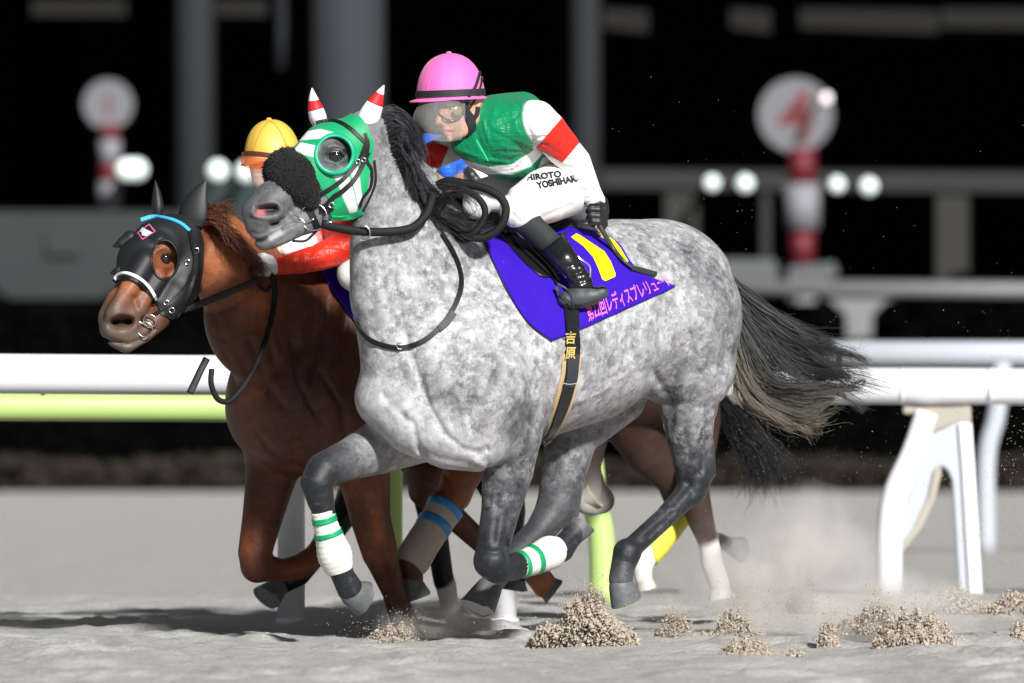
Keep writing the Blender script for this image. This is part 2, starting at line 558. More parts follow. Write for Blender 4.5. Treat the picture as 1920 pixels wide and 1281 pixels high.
def strands(name, guides, n, r, mat, parent, spread=(4, 14), seg=14, curl=6.0, seed=1, taper=0.25, cols=None, length=(0.75, 1.0), sides=3, clumps=0, tip=0.35, stray=.12):
    """hair: strands blended between neighbouring guide curves (u, v, w)"""
    g = np.random.default_rng(seed)
    Gs = [catmull(x, seg) for x in guides]
    t = np.linspace(0, 1, seg)
    Vs, Fs, Cs = [], [], []
    base = 0
    if clumps:
        cx = (np.arange(clumps) + g.uniform(-.4, .4, clumps)) / clumps * (len(Gs) - 1); cx = np.clip(cx, 0, len(Gs) - 1.001)
        co = g.normal(0, 1, (clumps, 3)) * spread[1]; cl = g.uniform(*length, clumps); cph = g.uniform(0, 6.28, (clumps, 3)); cfr = g.uniform(1.2, 2.6, clumps)
        ctone = g.uniform(.55, 1.6, clumps)
    for q in range(n):
        x = g.random() * (len(Gs) - 1); c_ = None
        if clumps and g.random() > stray:
            c_ = g.integers(clumps); x = float(np.clip(cx[c_] + g.normal(0, .16), 0, len(Gs) - 1.001))
        i = min(int(x), len(Gs) - 2); f = x - i
        P = Gs[i] * (1 - f) + Gs[i + 1] * f
        L = g.uniform(*length) if c_ is None else cl[c_] * g.uniform(.86, 1.0)
        Tn = t * L
        P = np.stack([np.interp(Tn, t, P[:, k]) for k in range(3)], 1)
        o0 = g.normal(0, 1, 3) * spread[0]; o1 = g.normal(0, 1, 3) * spread[1]
        ph = g.uniform(0, 6.28, 3); fr = g.uniform(2, 6)
        if c_ is None:
            P = P + o0 * (1 - t)[:, None] + o1 * (t ** 1.5)[:, None] + (curl * (t ** 1.3))[:, None] * np.sin(fr * t[:, None] * 3.0 + ph)
        else:
            own = (1 - t) * 1.0 + tip * t
            P = P + o0 * own[:, None] + co[c_] * (t ** 1.4)[:, None] + (curl * 2.2 * t ** 1.2)[:, None] * np.sin(cfr[c_] * t[:, None] * 3.0 + cph[c_]) + (curl * .25 * t)[:, None] * np.sin(fr * t[:, None] * 3 + ph)
        T = np.gradient(P, axis=0); T /= np.linalg.norm(T, axis=1)[:, None] + 1e-9
        N = np.cross(T, [0.3, 0.2, 0.93]); N /= np.linalg.norm(N, axis=1)[:, None] + 1e-9
        B = np.cross(T, N)
        rr = r * g.uniform(0.6, 1.3) * (1 - (1 - taper) * t)
        for a in np.arange(sides) * 2 * np.pi / sides:
            pass
        an = np.arange(sides) * 2 * np.pi / sides
        V = P[:, None] + rr[:, None, None] * (np.cos(an)[None, :, None] * N[:, None] + np.sin(an)[None, :, None] * B[:, None])
        Vs.append(V.reshape(-1, 3))
        i0 = np.arange(seg - 1)[:, None] * sides + np.arange(sides)[None]
        i1 = np.arange(seg - 1)[:, None] * sides + (np.arange(sides)[None] + 1) % sides
        Fs.append(np.stack([i0, i1, i1 + sides, i0 + sides], -1).reshape(-1, 4) + base)
        base += seg * sides
        if cols is not None:
            c = np.asarray(cols(x / (len(Gs) - 1), g)) * (1 if c_ is None else ctone[c_])
            Cs.append(np.repeat(np.asarray(c)[None], seg * sides, 0))
    return mesh_obj(name, np.vstack(Vs), np.vstack(Fs), mat, parent, cols=np.vstack(Cs) if cols else None)
def hoof(parent, cor, sole, r0, r1, toe, mats, flat=0.9):
    """cor / sole: centres of the coronet and of the sole (u,v,w); toe: direction the toe points"""
    cor, sole, toe = (np.array(x, float) for x in (cor, sole, toe))
    ax = sole - cor; L = np.linalg.norm(ax); a = ax / L
    toe = toe - a * toe.dot(a); toe /= np.linalg.norm(toe)
    side = np.cross(a, toe)
    n = 22; rings = []
    for t, k in ((-0.30, 0.62), (-0.05, 0.86), (0.10, 0.93), (0.5, 0.97), (1.0, 1.0)):
        c = cor + ax * t
        r = r0 + (r1 - r0) * max(t, 0)
        rg = []
        for i in range(n):
            an = 2 * np.pi * i / n
            ct, st = math.cos(an), math.sin(an)
            ex = 1.16 if ct > 0 else 0.98
            slope = 0.28 * L * max(t, 0) * ct          # the toe wall leans forward, the heel is low
            rg.append(c + toe * (r * k * ct * ex * 0.9 + slope * 0.4) + side * r * k * st * flat - a * (0.10 * L * (1 if t >= 1 else 0) * (ct < -0.5)))
        rings.append(rg)
    V = [p for rg in rings for p in rg]
    F = []
    for q in range(len(rings) - 1):
        for i in range(n):
            F.append((q * n + i, q * n + (i + 1) % n, (q + 1) * n + (i + 1) % n, (q + 1) * n + i))
    h_ = mesh_obj('hoof', V, F + [tuple(range(n - 1, -1, -1))], mats[0], parent)
    # sole plate with a raised rim and a frog
    last = np.array(rings[-1]); cen = last.mean(0)
    inner = cen + (last - cen) * 0.84
    sunk = inner - a * 3.0
    V2 = np.vstack([last, inner, sunk, [cen - a * 3.0]])
    F2 = []
    for i in range(n):
        j = (i + 1) % n
        F2 += [(i, j, n + j, n + i), (n + i, n + j, 2 * n + j, 2 * n + i), (2 * n + i, 2 * n + j, 3 * n)]
    s_ = mesh_obj('sole', V2, F2, mats[1], h_ if False else parent, smooth=False)
    return h_

# ---------------------------------------------------------------- materials
MATS = {}
def new_mat(name):
    m = bpy.data.materials.new(name); m.use_nodes = True
    nt = m.node_tree
    return m, nt, nt.nodes['Principled BSDF']
def N(nt, t, **k):
    n = nt.nodes.new(t)
    for a, b in k.items():
        if a.startswith('_'): setattr(n, a[1:], b)
        else:
            key = a.replace('__', ' ')
            n.inputs[key].default_value = b
    return n
def noise_node(nt, scale, detail=4, rough=0.55, vec=None):
    n = N(nt, 'ShaderNodeTexNoise'); n.inputs['Scale'].default_value = scale; n.inputs['Detail'].default_value = detail; n.inputs['Roughness'].default_value = rough
    if vec is None:
        g = nt.nodes.get('TC') or nt.nodes.new('ShaderNodeTexCoord'); g.name = 'TC'
        vec = g.outputs['Object']
    nt.links.new(vec, n.inputs['Vector'])
    return n
def ramp(nt, src, stops):
    r = nt.nodes.new('ShaderNodeValToRGB')
    e = r.color_ramp.elements
    while len(e) < len(stops): e.new(0.5)
    for x, (p, c) in zip(e, stops):
        x.position = p
        x.color = (c, c, c, 1) if isinstance(c, (int, float)) else tuple(c) + (1,)
    nt.links.new(src, r.inputs[0])
    return r
def mix(nt, fac, a, b, mode='MIX'):
    m = nt.nodes.new('ShaderNodeMix'); m.data_type = 'RGBA'; m.blend_type = mode
    for s, x in ((m.inputs[0], fac), (m.inputs[6], a), (m.inputs[7], b)):
        if isinstance(x, bpy.types.NodeSocket): nt.links.new(x, s)
        elif isinstance(x, (int, float)): s.default_value = x if s.type == 'VALUE' else (x, x, x, 1)
        else: s.default_value = tuple(x) + (1,)
    return m.outputs[2]
def bump(nt, bs, src, strength=0.3, dist=0.004):
    b = nt.nodes.new('ShaderNodeBump'); b.inputs['Strength'].default_value = strength; b.inputs['Distance'].default_value = dist
    nt.links.new(src, b.inputs['Height']); nt.links.new(b.outputs[0], bs.inputs['Normal'])
def plain(name, col, rough=0.6, metal=0.0, var=0.12, scale=14.0, bmp=0.15, bd=0.002, sheen=0.0, spec=0.5, coat=0.0):
    if name in MATS: return MATS[name]
    m, nt, bs = new_mat(name)
    n = noise_node(nt, scale, 5)
    c = mix(nt, n.outputs['Fac'], tuple(x * (1 - var) for x in col), tuple(min(1, x * (1 + var)) for x in col))
    nt.links.new(c, bs.inputs['Base Color'])
    bs.inputs['Roughness'].default_value = rough; bs.inputs['Metallic'].default_value = metal
    bs.inputs['Specular IOR Level'].default_value = spec
    bs.inputs['Sheen Weight'].default_value = sheen
    bs.inputs['Coat Weight'].default_value = coat
    if bmp:
        n2 = noise_node(nt, scale * 6, 4)
        bump(nt, bs, n2.outputs['Fac'], bmp, bd)
    MATS[name] = m
    return m
def emit(name, col, s):
    m, nt, bs = new_mat(name)
    bs.inputs['Base Color'].default_value = tuple(col) + (1,)
    bs.inputs['Emission Color'].default_value = tuple(col) + (1,)
    bs.inputs['Emission Strength'].default_value = s
    return m
def cloth_mat(name, rough=0.45, bmp=0.25, scale=30, bd=0.003, sheen=0.1, creases=0.0):
    """fabric whose printed colours come from the Col attribute"""
    m, nt, bs = new_mat(name)
    a = N(nt, 'ShaderNodeVertexColor'); a.layer_name = 'Col'
    nt.links.new(a.outputs['Color'], bs.inputs['Base Color'])
    bs.inputs['Roughness'].default_value = rough; bs.inputs['Specular IOR Level'].default_value = 0.3
    bs.inputs['Sheen Weight'].default_value = sheen
    n1 = noise_node(nt, scale, 3, 0.5); n2 = noise_node(nt, 900, 2)
    ad = N(nt, 'ShaderNodeMath', _operation='MULTIPLY_ADD'); ad.inputs[1].default_value = 0.06
    nt.links.new(n2.outputs['Fac'], ad.inputs[0]); nt.links.new(n1.outputs['Fac'], ad.inputs[2])
    if creases:
        # long soft creases: noise stretched along two directions, ridged
        for sc, rot in (((5, 26, 26), (0.4, 0.3, 0.6)), ((24, 24, 5), (0.2, 0.7, 0.1))):
            mp = N(nt, 'ShaderNodeMapping'); mp.inputs['Scale'].default_value = sc; mp.inputs['Rotation'].default_value = rot
            nt.links.new(nt.nodes['TC'].outputs['Object'], mp.inputs[0])
            nz = noise_node(nt, 1.0, 2, 0.45, mp.outputs[0]); nz.inputs['Distortion'].default_value = 0.8
            rg = ramp(nt, nz.outputs['Fac'], [(0.36, 0.0), (0.5, 1.0), (0.64, 0.0)])
            ad3 = N(nt, 'ShaderNodeMath', _operation='MULTIPLY_ADD'); ad3.inputs[1].default_value = creases
            nt.links.new(rg.outputs[0], ad3.inputs[0]); nt.links.new(ad.outputs[0], ad3.inputs[2]); ad = ad3
    bump(nt, bs, ad.outputs[0], bmp, bd)
    return m
def coat_grey():
    """dapple grey coat: Col.r is how dark the hair of that region is, Col.g its dappling"""
    m, nt, bs = new_mat('dapple_grey_coat')
    a = N(nt, 'ShaderNodeVertexColor'); a.layer_name = 'Col'
    sp = N(nt, 'ShaderNodeSeparateColor'); nt.links.new(a.outputs['Color'], sp.inputs[0])
    n0 = noise_node(nt, 6.0, 4, 0.6)
    n1 = noise_node(nt, 27.0, 8, 0.74)
    # hair streaks: finely stretched noise
    mp = N(nt, 'ShaderNodeMapping'); mp.inputs['Scale'].default_value = (190, 190, 34); mp.inputs['Rotation'].default_value = (0.2, 0.5, 0)
    nt.links.new(nt.nodes['TC'].outputs['Object'], mp.inputs[0])
    n2 = noise_node(nt, 1.0, 3, 0.5, mp.outputs[0])
    vo = N(nt, 'ShaderNodeTexVoronoi'); vo.feature = 'SMOOTH_F1'; vo.inputs['Scale'].default_value = 30
    dm = mix(nt, 0.16, nt.nodes['TC'].outputs['Object'], n1.outputs['Color'])
    nt.links.new(dm, vo.inputs['Vector'])
    def M(op, x, y, z=None):
        q = N(nt, 'ShaderNodeMath', _operation=op)
        for s, val in zip(q.inputs, (x, y, z)):
            if val is None: continue
            if isinstance(val, bpy.types.NodeSocket): nt.links.new(val, s)
            else: s.default_value = val
        return q.outputs[0]
    spots = ramp(nt, n1.outputs['Fac'], [(0.36, 0.0), (0.66, 1.0)]).outputs[0]
    big = ramp(nt, n0.outputs['Fac'], [(0.34, 0.0), (0.70, 1.0)]).outputs[0]
    dap = ramp(nt, vo.outputs['Distance'], [(0.25, 0.0), (0.65, 1.0)]).outputs[0]
    x = M('MULTIPLY_ADD', spots, 0.50, M('MULTIPLY', big, 0.16))
    x = M('MULTIPLY_ADD', dap, 0.26, x)
    x = M('MULTIPLY_ADD', n2.outputs['Fac'], 0.22, M('SUBTRACT', x, 0.11))
    x = M('MULTIPLY_ADD', M('SUBTRACT', x, 0.29), M('MULTIPLY_ADD', sp.outputs[1], 0.75, 0.12), 0.30)
    d = M('ADD', sp.outputs[0], M('MULTIPLY', M('SUBTRACT', x, 0.30), M('SUBTRACT', 1.05, M('MULTIPLY', sp.outputs[0], 0.65))))
    r = ramp(nt, d, [(0.0, (0.50, 0.50, 0.518)), (0.20, (0.34, 0.338, 0.35)), (0.40, (0.20, 0.198, 0.208)), (0.65, (0.066, 0.067, 0.074)), (0.9, (0.013, 0.015, 0.019))])
    n6 = noise_node(nt, 48.0, 6, 0.75)     # sand dust caught in the dark leg hair
    dusty = M('MULTIPLY', ramp(nt, n6.outputs['Fac'], [(0.54, 0.0), (0.72, 0.6)]).outputs[0], ramp(nt, sp.outputs[0], [(0.5, 0.0), (0.9, 0.42)]).outputs[0])
    r_ = mix(nt, dusty, r.outputs[0], (0.21, 0.20, 0.185))
    pink = mix(nt, sp.outputs[2], r_, (0.55, 0.14, 0.15))
    nt.links.new(pink, bs.inputs['Base Color'])
    bs.inputs['Roughness'].default_value = 0.5
    bs.inputs['Specular IOR Level'].default_value = 0.35
    bs.inputs['Sheen Weight'].default_value = 0.04
    h = M('MULTIPLY_ADD', n2.outputs['Fac'], 0.35, M('MULTIPLY', n1.outputs['Fac'], 1.0))
    bump(nt, bs, h, 0.35, 0.006)
    return m
def coat_brown(name, stops, rough=0.36):
    m, nt, bs = new_mat(name)
    a = N(nt, 'ShaderNodeVertexColor'); a.layer_name = 'Col'
    sp = N(nt, 'ShaderNodeSeparateColor'); nt.links.new(a.outputs['Color'], sp.inputs[0])
    n1 = noise_node(nt, 7.0, 5, 0.6); n3 = noise_node(nt, 120.0, 3, 0.6)
    ad = N(nt, 'ShaderNodeMath', _operation='MULTIPLY_ADD'); ad.inputs[1].default_value = 0.35
    nt.links.new(n1.outputs['Fac'], ad.inputs[0])
    su = N(nt, 'ShaderNodeMath', _operation='SUBTRACT'); su.inputs[1].default_value = 0.17
    nt.links.new(sp.outputs[0], su.inputs[0]); nt.links.new(su.outputs[0], ad.inputs[2])
    r = ramp(nt, ad.outputs[0], stops)
    n5 = noise_node(nt, 34.0, 6, 0.7)
    fl = mix(nt, 1.0, r.outputs[0], ramp(nt, n5.outputs['Fac'], [(.3, .62), (.7, 1.25)]).outputs[0], 'MULTIPLY')
    c = mix(nt, sp.outputs[1], fl, (0.62, 0.60, 0.57))
    c = mix(nt, sp.outputs[2], c, (0.115, 0.088, 0.068))
    nt.links.new(c, bs.inputs['Base Color'])
    bs.inputs['Roughness'].default_value = rough
    bs.inputs['Specular IOR Level'].default_value = 0.32
    mp = N(nt, 'ShaderNodeMapping'); mp.inputs['Scale'].default_value = (150, 150, 26); mp.inputs['Rotation'].default_value = (0.2, 0.5, 0); nt.links.new(nt.nodes['TC'].outputs['Object'], mp.inputs[0])
    n3 = noise_node(nt, 1.0, 3, 0.5, mp.outputs[0])
    ad2 = N(nt, 'ShaderNodeMath', _operation='MULTIPLY_ADD'); ad2.inputs[1].default_value = 0.35
    nt.links.new(n3.outputs['Fac'], ad2.inputs[0]); nt.links.new(n1.outputs['Fac'], ad2.inputs[2])
    bump(nt, bs, ad2.outputs[0], 0.3, 0.008)
    return m

# ================================================================ THE SETTING
def box_world(name, c, s, mat, parent=None, rz=0.0, bev=0.0):
    """axis-aligned box, centre c and size s in metres"""
    x, y, z = (q / 2 for q in s)
    V = np.array([(-x, -y, -z), (x, -y, -z), (x, y, -z), (-x, y, -z), (-x, -y, z), (x, -y, z), (x, y, z), (-x, y, z)])
    if rz:
        cs, sn = math.cos(rz), math.sin(rz)
        V = np.column_stack([V[:, 0] * cs - V[:, 1] * sn, V[:, 0] * sn + V[:, 1] * cs, V[:, 2]])
    F = [(0, 3, 2, 1), (4, 5, 6, 7), (0, 1, 5, 4), (1, 2, 6, 5), (2, 3, 7, 6), (3, 0, 4, 7)]
    return mesh_obj(name, V + np.array(c), F, mat, parent, smooth=False, uvw=False)
def tube_world(name, pts, r, mat, parent=None, sides=18, flat=1.0, samples=None):
    nodes = [tuple(p) + ((r[i] if np.ndim(r) else r),) for i, p in enumerate(pts)]
    V, F = tube(nodes, sides=sides, flat=flat, samples=samples)
    return mesh_obj(name, V, F, mat, parent, uvw=False)

# ---- sand of the track, one displaced sheet
def sand_material():
    m, nt, bs = new_mat('track_sand')
    n1 = noise_node(nt, 3.0, 6, 0.65); n2 = noise_node(nt, 55.0, 5, 0.7); n3 = noise_node(nt, 260.0, 3, 0.6)
    c = ramp(nt, n1.outputs['Fac'], [(0.3, (0.49, 0.465, 0.43)), (0.7, (0.63, 0.60, 0.555))]).outputs[0]
    c = mix(nt, 0.35, c, ramp(nt, n2.outputs['Fac'], [(0.35, 0.14), (0.60, 0.58)]).outputs[0])
    c = mix(nt, 0.25, c, ramp(nt, n3.outputs['Fac'], [(0.35, 0.15), (0.65, 0.6)]).outputs[0])
    nt.links.new(c, bs.inputs['Base Color'])
    bs.inputs['Roughness'].default_value = 0.9
    bs.inputs['Specular IOR Level'].default_value = 0.15
    ad = N(nt, 'ShaderNodeMath', _operation='MULTIPLY_ADD'); ad.inputs[1].default_value = 0.35
    nt.links.new(n3.outputs['Fac'], ad.inputs[0]); nt.links.new(n2.outputs['Fac'], ad.inputs[2])
    bump(nt, bs, ad.outputs[0], 0.8, 0.016)
    return m
M_SAND = sand_material()
def graded(lo, hi, step, far, grow=1.25):
    a = list(np.arange(lo, hi + 1e-6, step)); s = step
    while a[-1] < far[1]: s *= grow; a.append(a[-1] + s)
    a[-1] = far[1]; s = step; b = []
    x = lo
    while x > far[0]: s *= grow; x -= s; b.append(x)
    b[-1] = far[0]
    return np.array(b[::-1] + a)
def value_noise(X, Y, seed):
    g = np.random.default_rng(seed); T = g.random((256, 256))
    xi, yi = np.floor(X).astype(int), np.floor(Y).astype(int)
    fx, fy = X - xi, Y - yi
    fx, fy = fx * fx * (3 - 2 * fx), fy * fy * (3 - 2 * fy)
    t = lambda i, j: T[i % 256, j % 256]
    return (t(xi, yi) * (1 - fx) + t(xi + 1, yi) * fx) * (1 - fy) + (t(xi, yi + 1) * (1 - fx) + t(xi + 1, yi + 1) * fx) * fy - 0.5
HOLES = []
def sand_height(X, Y):
    env = np.clip(1 - (np.abs(X) - 4) / 6, 0, 1) * np.clip(1 - (Y - 46) / 30, 0, 1) * np.clip((Y - 8) / 10, 0, 1)
    z = 0.022 * value_noise(X * 0.9 + Y * 0.2, Y * 0.7, 1) + 0.018 * value_noise(X * 2.3, Y * 1.9, 2)
    z += 0.016 * value_noise(X * 5.5, Y * 5.0, 3) + 0.014 * value_noise(X * 13, Y * 12, 4) + 0.009 * value_noise(X * 31, Y * 29, 5)
    # hoof prints and torn up sand in the nearest lanes
    g = np.random.default_rng(5)
    for i in range(90):
        cx, cy = g.uniform(-2.6, 2.6), g.uniform(26.5, 38)
        r = g.uniform(0.09, 0.17)
        m = (np.abs(X - cx) < 0.6) & (np.abs(Y - cy) < 0.6)
        d = np.hypot((X[m] - cx), (Y[m] - cy) * 0.8) / r
        z[m] += -0.032 * np.exp(-d ** 2) + 0.020 * np.exp(-((d - 1.5) / 0.55) ** 2)
    hz = np.clip((Y - 31.5) / 2, 0, 1) * np.clip((46 - Y) / 4, 0, 1)
    z += hz * 0.011 * np.sin(Y * 9.0 + 2.2 * value_noise(X * 0.5, Y * 0.3, 9) * 6) * (0.5 + value_noise(X * 0.8, Y * 2.0, 10))
    return z * env - 0.01
xs = graded(-2.6, 2.6, 0.022, (-900, 900)); ys = graded(25.5, 40.5, 0.03, (-60, 117))
GX, GY = np.meshgrid(xs, ys)
GZ = sand_height(GX, GY)
nX, nY = len(xs), len(ys)
idx = (np.arange(nY - 1)[:, None] * nX + np.arange(nX - 1)[None]).ravel()
QF = np.stack([idx, idx + 1, idx + nX + 1, idx + nX], 1)
tag(mesh_obj('sand_track', np.stack([GX.ravel(), GY.ravel(), GZ.ravel()], 1), QF, M_SAND, uvw=False), kind='structure')
M_EARTH = plain('dark_earth', (0.028, 0.019, 0.013), 0.95, var=0.45, scale=0.6, bmp=0.5, bd=0.05)
mesh_obj('ground', [(-1500, -60, -0.06), (1500, -60, -0.06), (1500, 2600, -0.06), (-1500, 2600, -0.06)], [(0, 1, 2, 3)], M_EARTH, smooth=False, uvw=False)['kind'] = 'structure'

# ---- running rail
M_RAIL = plain('white_rail_paint', (0.74, 0.74, 0.775), 0.35, var=0.08, scale=5, bmp=0.04)
M_LIME = plain('lime_rail_paint', (0.42, 0.57, 0.19), 0.45, var=0.05, scale=2, bmp=0.04)
M_GREYP = plain('grey_rail_paint', (0.42, 0.45, 0.50), 0.5, var=0.05, scale=2)
M_BEIGE = plain('weathered_bracket_paint', (0.34, 0.31, 0.26), 0.6, var=0.2, scale=8)
def P3(u, v, D): return tuple(at(u, v, D))
rail = empty('running_rail', (at(545, 1170, 34.9).x, 34.9, 0), 'white running rail with round posts along the near side of the sand', 'rail')
DL, DR = 34.9, 41.0
def rail_pts(v0, v1, sag=0): return [P3(-500, v0 - 6, DL - 0.1), P3(300, v0, DL), P3(900, v0 + 3, DL + 0.25), P3(1150, (v0 + v1) / 2, (DL + DR) / 2), P3(1420, v1 - 1, DR - 0.2), P3(1800, v1, DR), P3(2600, v1 + 6, DR + 0.2)]
V, F = tube([p + (r,) for p, r in zip(rail_pts(703, 724), (0.082, .082, .082, .084, .086, .087, .087))], sides=24, samples=60)
mesh_obj('rail_tube', V, F, M_RAIL, rail, uvw=False)
for (u, v, r) in ((546, 1172, 26), (946, 1168, 23)):
    D = DL if u < 800 else DL + 0.3
    s = D / 16000
    tube_world('post', [P3(u, v + 10, D), P3(u, 900, D), P3(u, 730, D)], r * s, M_RAIL, rail, samples=3)
    tube_world('post_collar', [P3(u, 1172, D), P3(u, 1160, D)], (r + 4) * s, M_RAIL, rail, samples=2)
for u, D in ((80, DL), (520, DL), (1690, DR), (1856, DR)):
    s = D / 16000; v = 703 if u < 900 else 724
    tube_world('joint_sleeve', [P3(u - 4, v, D), P3(u + 4, v, D)], .0845 if u < 900 else .0885, M_RAIL, rail, sides=24, samples=2)
# goose-neck trestle of the right hand stretch
s_ = DR / 16000
def slab(name, outline, D, depth, mat, parent=None):
    """an outline in the picture at distance D, given real thickness"""
    front = [P3(u, v, D) for u, v in outline]; back = [(x, y + depth, z) for x, y, z in front]
    n = len(outline)
    bm = bmesh.new()
    vf = [bm.verts.new(p) for p in front]; vb = [bm.verts.new(p) for p in back]
    bm.faces.new(vf); bm.faces.new(vb[::-1])
    for i in range(n): bm.faces.new((vf[(i + 1) % n], vf[i], vb[i], vb[(i + 1) % n]))
    bmesh.ops.recalc_face_normals(bm, faces=bm.faces[:])
    bmesh.ops.bevel(bm, geom=bm.edges[:], offset=0.006, segments=2, affect='EDGES', clamp_overlap=True)
    V = [v.co[:] for v in bm.verts]; bm.verts.index_update()
    F = [[v.index for v in f.verts] for f in bm.faces]; bm.free()
    return mesh_obj(name, V, F, mat, parent, smooth=False, uvw=False)
slab('bracket', [(1694, 752), (1820, 752), (1822, 792), (1795, 792), (1742, 816), (1738, 786), (1722, 778), (1694, 776)], DR, 0.10, M_BEIGE, rail)
tube_world('post', [P3(1738, 772, DR - .05), P3(1712, 850, DR - .05), P3(1680, 925, DR - .05), P3(1668, 1000, DR - .05), P3(1668, 1125, DR - .05)],
           [s_ * 22, s_ * 23, s_ * 25, s_ * 25, s_ * 25], M_RAIL, rail, samples=24)
slab('leg', [(1794, 790), (1822, 790), (1828, 880), (1842, 1118), (1800, 1118), (1786, 900), (1776, 880), (1764, 874), (1752, 880), (1740, 925), (1718, 980), (1690, 1030), (1676, 1046), (1676, 990), (1694, 960), (1712, 900), (1742, 814)], DR, 0.12, M_GREYP, rail)
slab('leg_facing', [(1797, 792), (1822, 792), (1828, 880), (1842, 1118), (1818, 1118), (1804, 880)], DR - 0.03, 0.025, M_RAIL, rail)
slab('brace', [(1752, 878), (1764, 872), (1766, 888), (1752, 940), (1728, 990), (1692, 1036), (1678, 1048), (1679, 1036), (1716, 985), (1740, 932)], DR - 0.02, 0.015, M_BEIGE, rail)

lime = empty('lime_rail', (at(735, 1165, 35.6).x, 35.6, 0), 'lime green lower rail with lime posts just behind the white rail', 'rail')
V, F = tube([p + (0.062,) for p in [P3(-500, 760, 35.4), P3(300, 763, 35.5), P3(900, 768, 35.8), P3(1150, 780, 37.2), P3(1240, 785, 37.8)]], sides=20, samples=40)
mesh_obj('rail_tube', V, F, M_LIME, lime, uvw=False)
for (u, v, r, D, d2) in ((738, 1165, 17, 35.6, 0), (1128, 1120, 25, 38.4, -14)):
    s = D / 16000
    tube_world('post', [P3(u + 3, v + 12, D), P3(u, 1010, D), P3(u + d2, 930, D), P3(u + d2 * 2.2, 780, D)], r * s, M_LIME, lime, samples=16)

far = empty('far_rail', (at(1850, 1000, 56).x, 56, 0), 'pale grey second rail with a curved post beyond the white rail, right', 'rail')
V, F = tube([P3(1290, 662, 56) + (0.083,), P3(2500, 664, 56) + (0.083,)], sides=18, samples=2)
mesh_obj('rail_tube', V, F, M_GREYP, far, uvw=False)
for u in (1860,):
    tube_world('post', [P3(u + 20, 680, 56), P3(u + 8, 780, 56), P3(u - 10, 860, 56), P3(u - 10, 1040, 56)], 0.062, M_GREYP, far, samples=20)
grey2 = empty('distance_rail', (at(1610, 800, 121).x, 121, 0), 'blurred white boundary rail with a forked support behind the tail', 'rail')
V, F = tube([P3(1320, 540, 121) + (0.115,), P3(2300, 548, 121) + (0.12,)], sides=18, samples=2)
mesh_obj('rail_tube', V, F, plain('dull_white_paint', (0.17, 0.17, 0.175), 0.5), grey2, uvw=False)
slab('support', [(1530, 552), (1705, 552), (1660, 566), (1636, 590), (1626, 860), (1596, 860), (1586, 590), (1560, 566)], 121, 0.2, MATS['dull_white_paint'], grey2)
slab('housing', [(1345, 486), (1452, 486), (1462, 512), (1452, 528), (1345, 528)], 121.4, 0.4, plain('pale_grey_plastic', (0.065, 0.078, 0.08), 0.5), grey2)
slab('housing', [(1490, 498), (1565, 492), (1572, 515), (1545, 530), (1500, 530)], 121.4, 0.4, MATS['pale_grey_plastic'], grey2)

# ---- distance markers
M_RED = plain('marker_red', (0.11, 0.003, 0.009), 0.6, var=0.05)
M_WHT = plain('marker_white', (0.20, 0.20, 0.225), 0.6, var=0.05)
M_WHT2 = plain('disc_white', (0.125, 0.125, 0.14), 0.6, var=0.05)
def marker(u, v, r, D, bands, half, label, glyph, gscale):
    s = D / 16000
    m = empty('distance_marker', (at(u, v, D).x, D, 0), label, 'marker post')
    c = P3(u, v, D)
    V = []; n = 40
    for y in (-0.03, 0.03):
        for i in range(n):
            a = 2 * math.pi * i / n
            V.append((c[0] + r * s * math.cos(a), c[1] + y, c[2] + r * s * math.sin(a)))
    F = [tuple(range(n)), tuple(range(2 * n - 1, n - 1, -1))] + [((i + 1) % n, i, n + i, n + (i + 1) % n) for i in range(n)]
    mesh_obj('disc', V, F, M_WHT2, m, smooth=False, uvw=False)
    TV, TF = text_shape(glyph, 0.02)
    cx, cy = (TV[:, 0].min() + TV[:, 0].max()) / 2, (TV[:, 1].min() + TV[:, 1].max()) / 2
    k = gscale * s / (TV[:, 1].max() - TV[:, 1].min())
    mesh_obj('numeral', [(c[0] + (p[0] - cx) * k, c[1] - 0.04, c[2] + (p[1] - cy) * k) for p in TV], TF, M_RED, m, smooth=False, uvw=False)
    for (ub, v0, v1, mt, w) in bands:
        x0, x1 = at(ub - w, v0, D).x, at(ub + w, v0, D).x
        z1, z0 = at(ub, v0, D).z, at(ub, v1, D).z
        tube_world('pole_band', [((x0 + x1) / 2, D, z0), ((x0 + x1) / 2, D, z1)], (x1 - x0) / 2, mt, m, sides=20, samples=2)
marker(1492, 216, 70, 123.4, [(1504, 280, 345, M_RED, 26), (1504, 345, 430, M_WHT, 33), (1504, 430, 500, M_RED, 24), (1504, 500, 990, M_WHT, 27)], 30,
       'round white distance marker with a red 4 on a red and white striped pole', '4', 96)
marker(203, 196, 47, 126, [(206, 235, 262, M_RED, 19), (206, 262, 308, M_WHT, 20), (206, 308, 340, M_RED, 20), (206, 340, 402, M_WHT, 21), (206, 402, 950, M_WHT, 21)], 20,
       'smaller round white marker with a faint red digit on a striped pole, far left', '1', 34)

